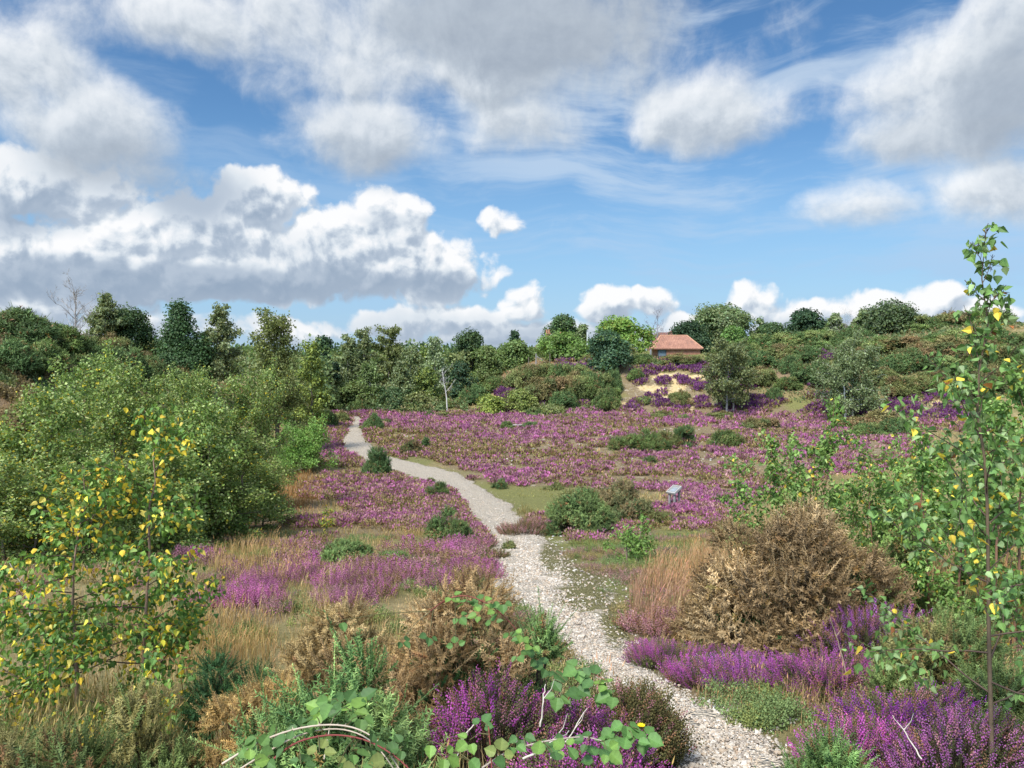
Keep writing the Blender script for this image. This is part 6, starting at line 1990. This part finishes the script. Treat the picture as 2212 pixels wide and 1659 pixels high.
bramble('bramble leaves rising beside the path right of the bright heather', [
    (RED, .003, [(1210, 1560, 2.6), (1235, 1490, 2.62), (1270, 1450, 2.62), (1310, 1470, 2.6)])],
    [(1250, 1442, 2.62), (1282, 1462, 2.6), (1240, 1482, 2.6), (1292, 1492, 2.58), (1312, 1478, 2.58), (1205, 1500, 2.62), (1190, 1465, 2.66), (1325, 1500, 2.55), (1180, 1440, 2.7), (1262, 1500, 2.58)], .046)
bramble('low bramble at the bottom edge between heather and heath tuft', [(RED, .003, [(1280, 1680, 2.1), (1320, 1600, 2.14), (1360, 1570, 2.15)])],
        [(1330, 1572, 2.15), (1352, 1560, 2.15), (1312, 1600, 2.1), (1370, 1600, 2.1), (1345, 1625, 2.05), (1290, 1640, 2.0), (1390, 1590, 2.15)], .042)
bramble('bramble sprig with lime green leaves in the bottom left of centre', [(CREAM, .0028, [(700, 1640, 2.2), (712, 1570, 2.25), (735, 1520, 2.3)])], [(716, 1512, 2.3), (745, 1522, 2.28), (760, 1535, 2.25), (700, 1535, 2.3), (775, 1515, 2.3)], .044)


# ---- small odds and ends in the foreground
def stick(label, pts, r, col):
    P = np.array([W(*q) for q in pts]); P0 = P[0].copy()
    b = Buf(); t = np.linspace(0, len(P) - 1, 12)
    S = np.stack([np.interp(t, np.arange(len(P)), (P - P0)[:, j]) for j in range(3)], 1) + np.random.default_rng(len(label)).normal(size=(12, 3)) * r * .5
    tube(b, S, np.linspace(r, r * .4, 12), 5, col)
    k = S[7]; tube(b, [k, k + np.array([r * 8, 0, r * 10]), k + np.array([r * 11, 0, r * 20])], [r * .6, r * .4, r * .25], 4, col)
    return tag(b.obj('dry_stalk', M_BARK, None, loc=P0, smooth=True), label, 'dry stalk')


PALEC = (.52, .47, .38)
stick('pale dead stem standing in front of the bright heather clump', [(1168, 1570, 2.4), (1172, 1520, 2.4), (1178, 1478, 2.42)], .0032, PALEC)
stick('long bleached stem leaning right through the bottom heather', [(1190, 1640, 2.2), (1230, 1590, 2.25), (1268, 1530, 2.3)], .0026, PALEC)
stick('thin straw-coloured stem leaning over the bottom centre bramble', [(1030, 1560, 2.1), (1000, 1590, 2.1), (985, 1640, 2.05)], .002, PALEC)
stick('thick grey broken stem at the bottom between the two brambles', [(1130, 1640, 2.1), (1180, 1610, 2.12), (1230, 1580, 2.15)], .004, (.42, .38, .32))
stick('bare pale twig bending at the left edge above the grass', [(66, 1330, 5.2), (52, 1270, 5.2), (18, 1215, 5.2)], .005, (.42, .38, .32))
stick('thin upright straw stem among the heather right of the dead gorse', [(1830, 1460, 4.4), (1812, 1390, 4.4), (1792, 1330, 4.4)], .0028, (.42, .33, .22))
stick('pale forked dead stem low in the bottom right heather', [(1990, 1640, 3.1), (1960, 1590, 3.15), (1930, 1545, 3.2)], .0036, PALEC)


def flower():
    p = W(1385, 1567, 3.3); e = empty('yellow_flower', (p[0], p[1], float(Z(p[0], p[1]))))
    h = p[2] - float(Z(p[0], p[1]))
    b = Buf(); tube(b, [(0, 0, 0), (.01, 0, h * .5), (0, 0, h)], [.002, .0016, .0014], 5, (.16, .20, .07)); b.obj('stem', M_GRASS, e)
    b = Buf(); c = lin(238, 214, 40)
    for ring, r in ((0, .019), (1, .013)):
        for k in range(12):
            a = k * .5236 + ring * .26; d = np.array([math.cos(a), math.sin(a), 0]); s = np.array([-math.sin(a), math.cos(a), 0]) * .004
            o = np.array([0, 0, h + .002 * ring])
            b.add([o, o + d * r * .7 + s, o + d * r + np.array([0, 0, .004]), o + d * r * .7 - s], None, [[0, 1, 2, 3]], c)
    b.obj('petals', M_FLOWER, e)
    tag(e, 'single yellow flower in the dark heath tuft beside the path', 'flower')


flower()
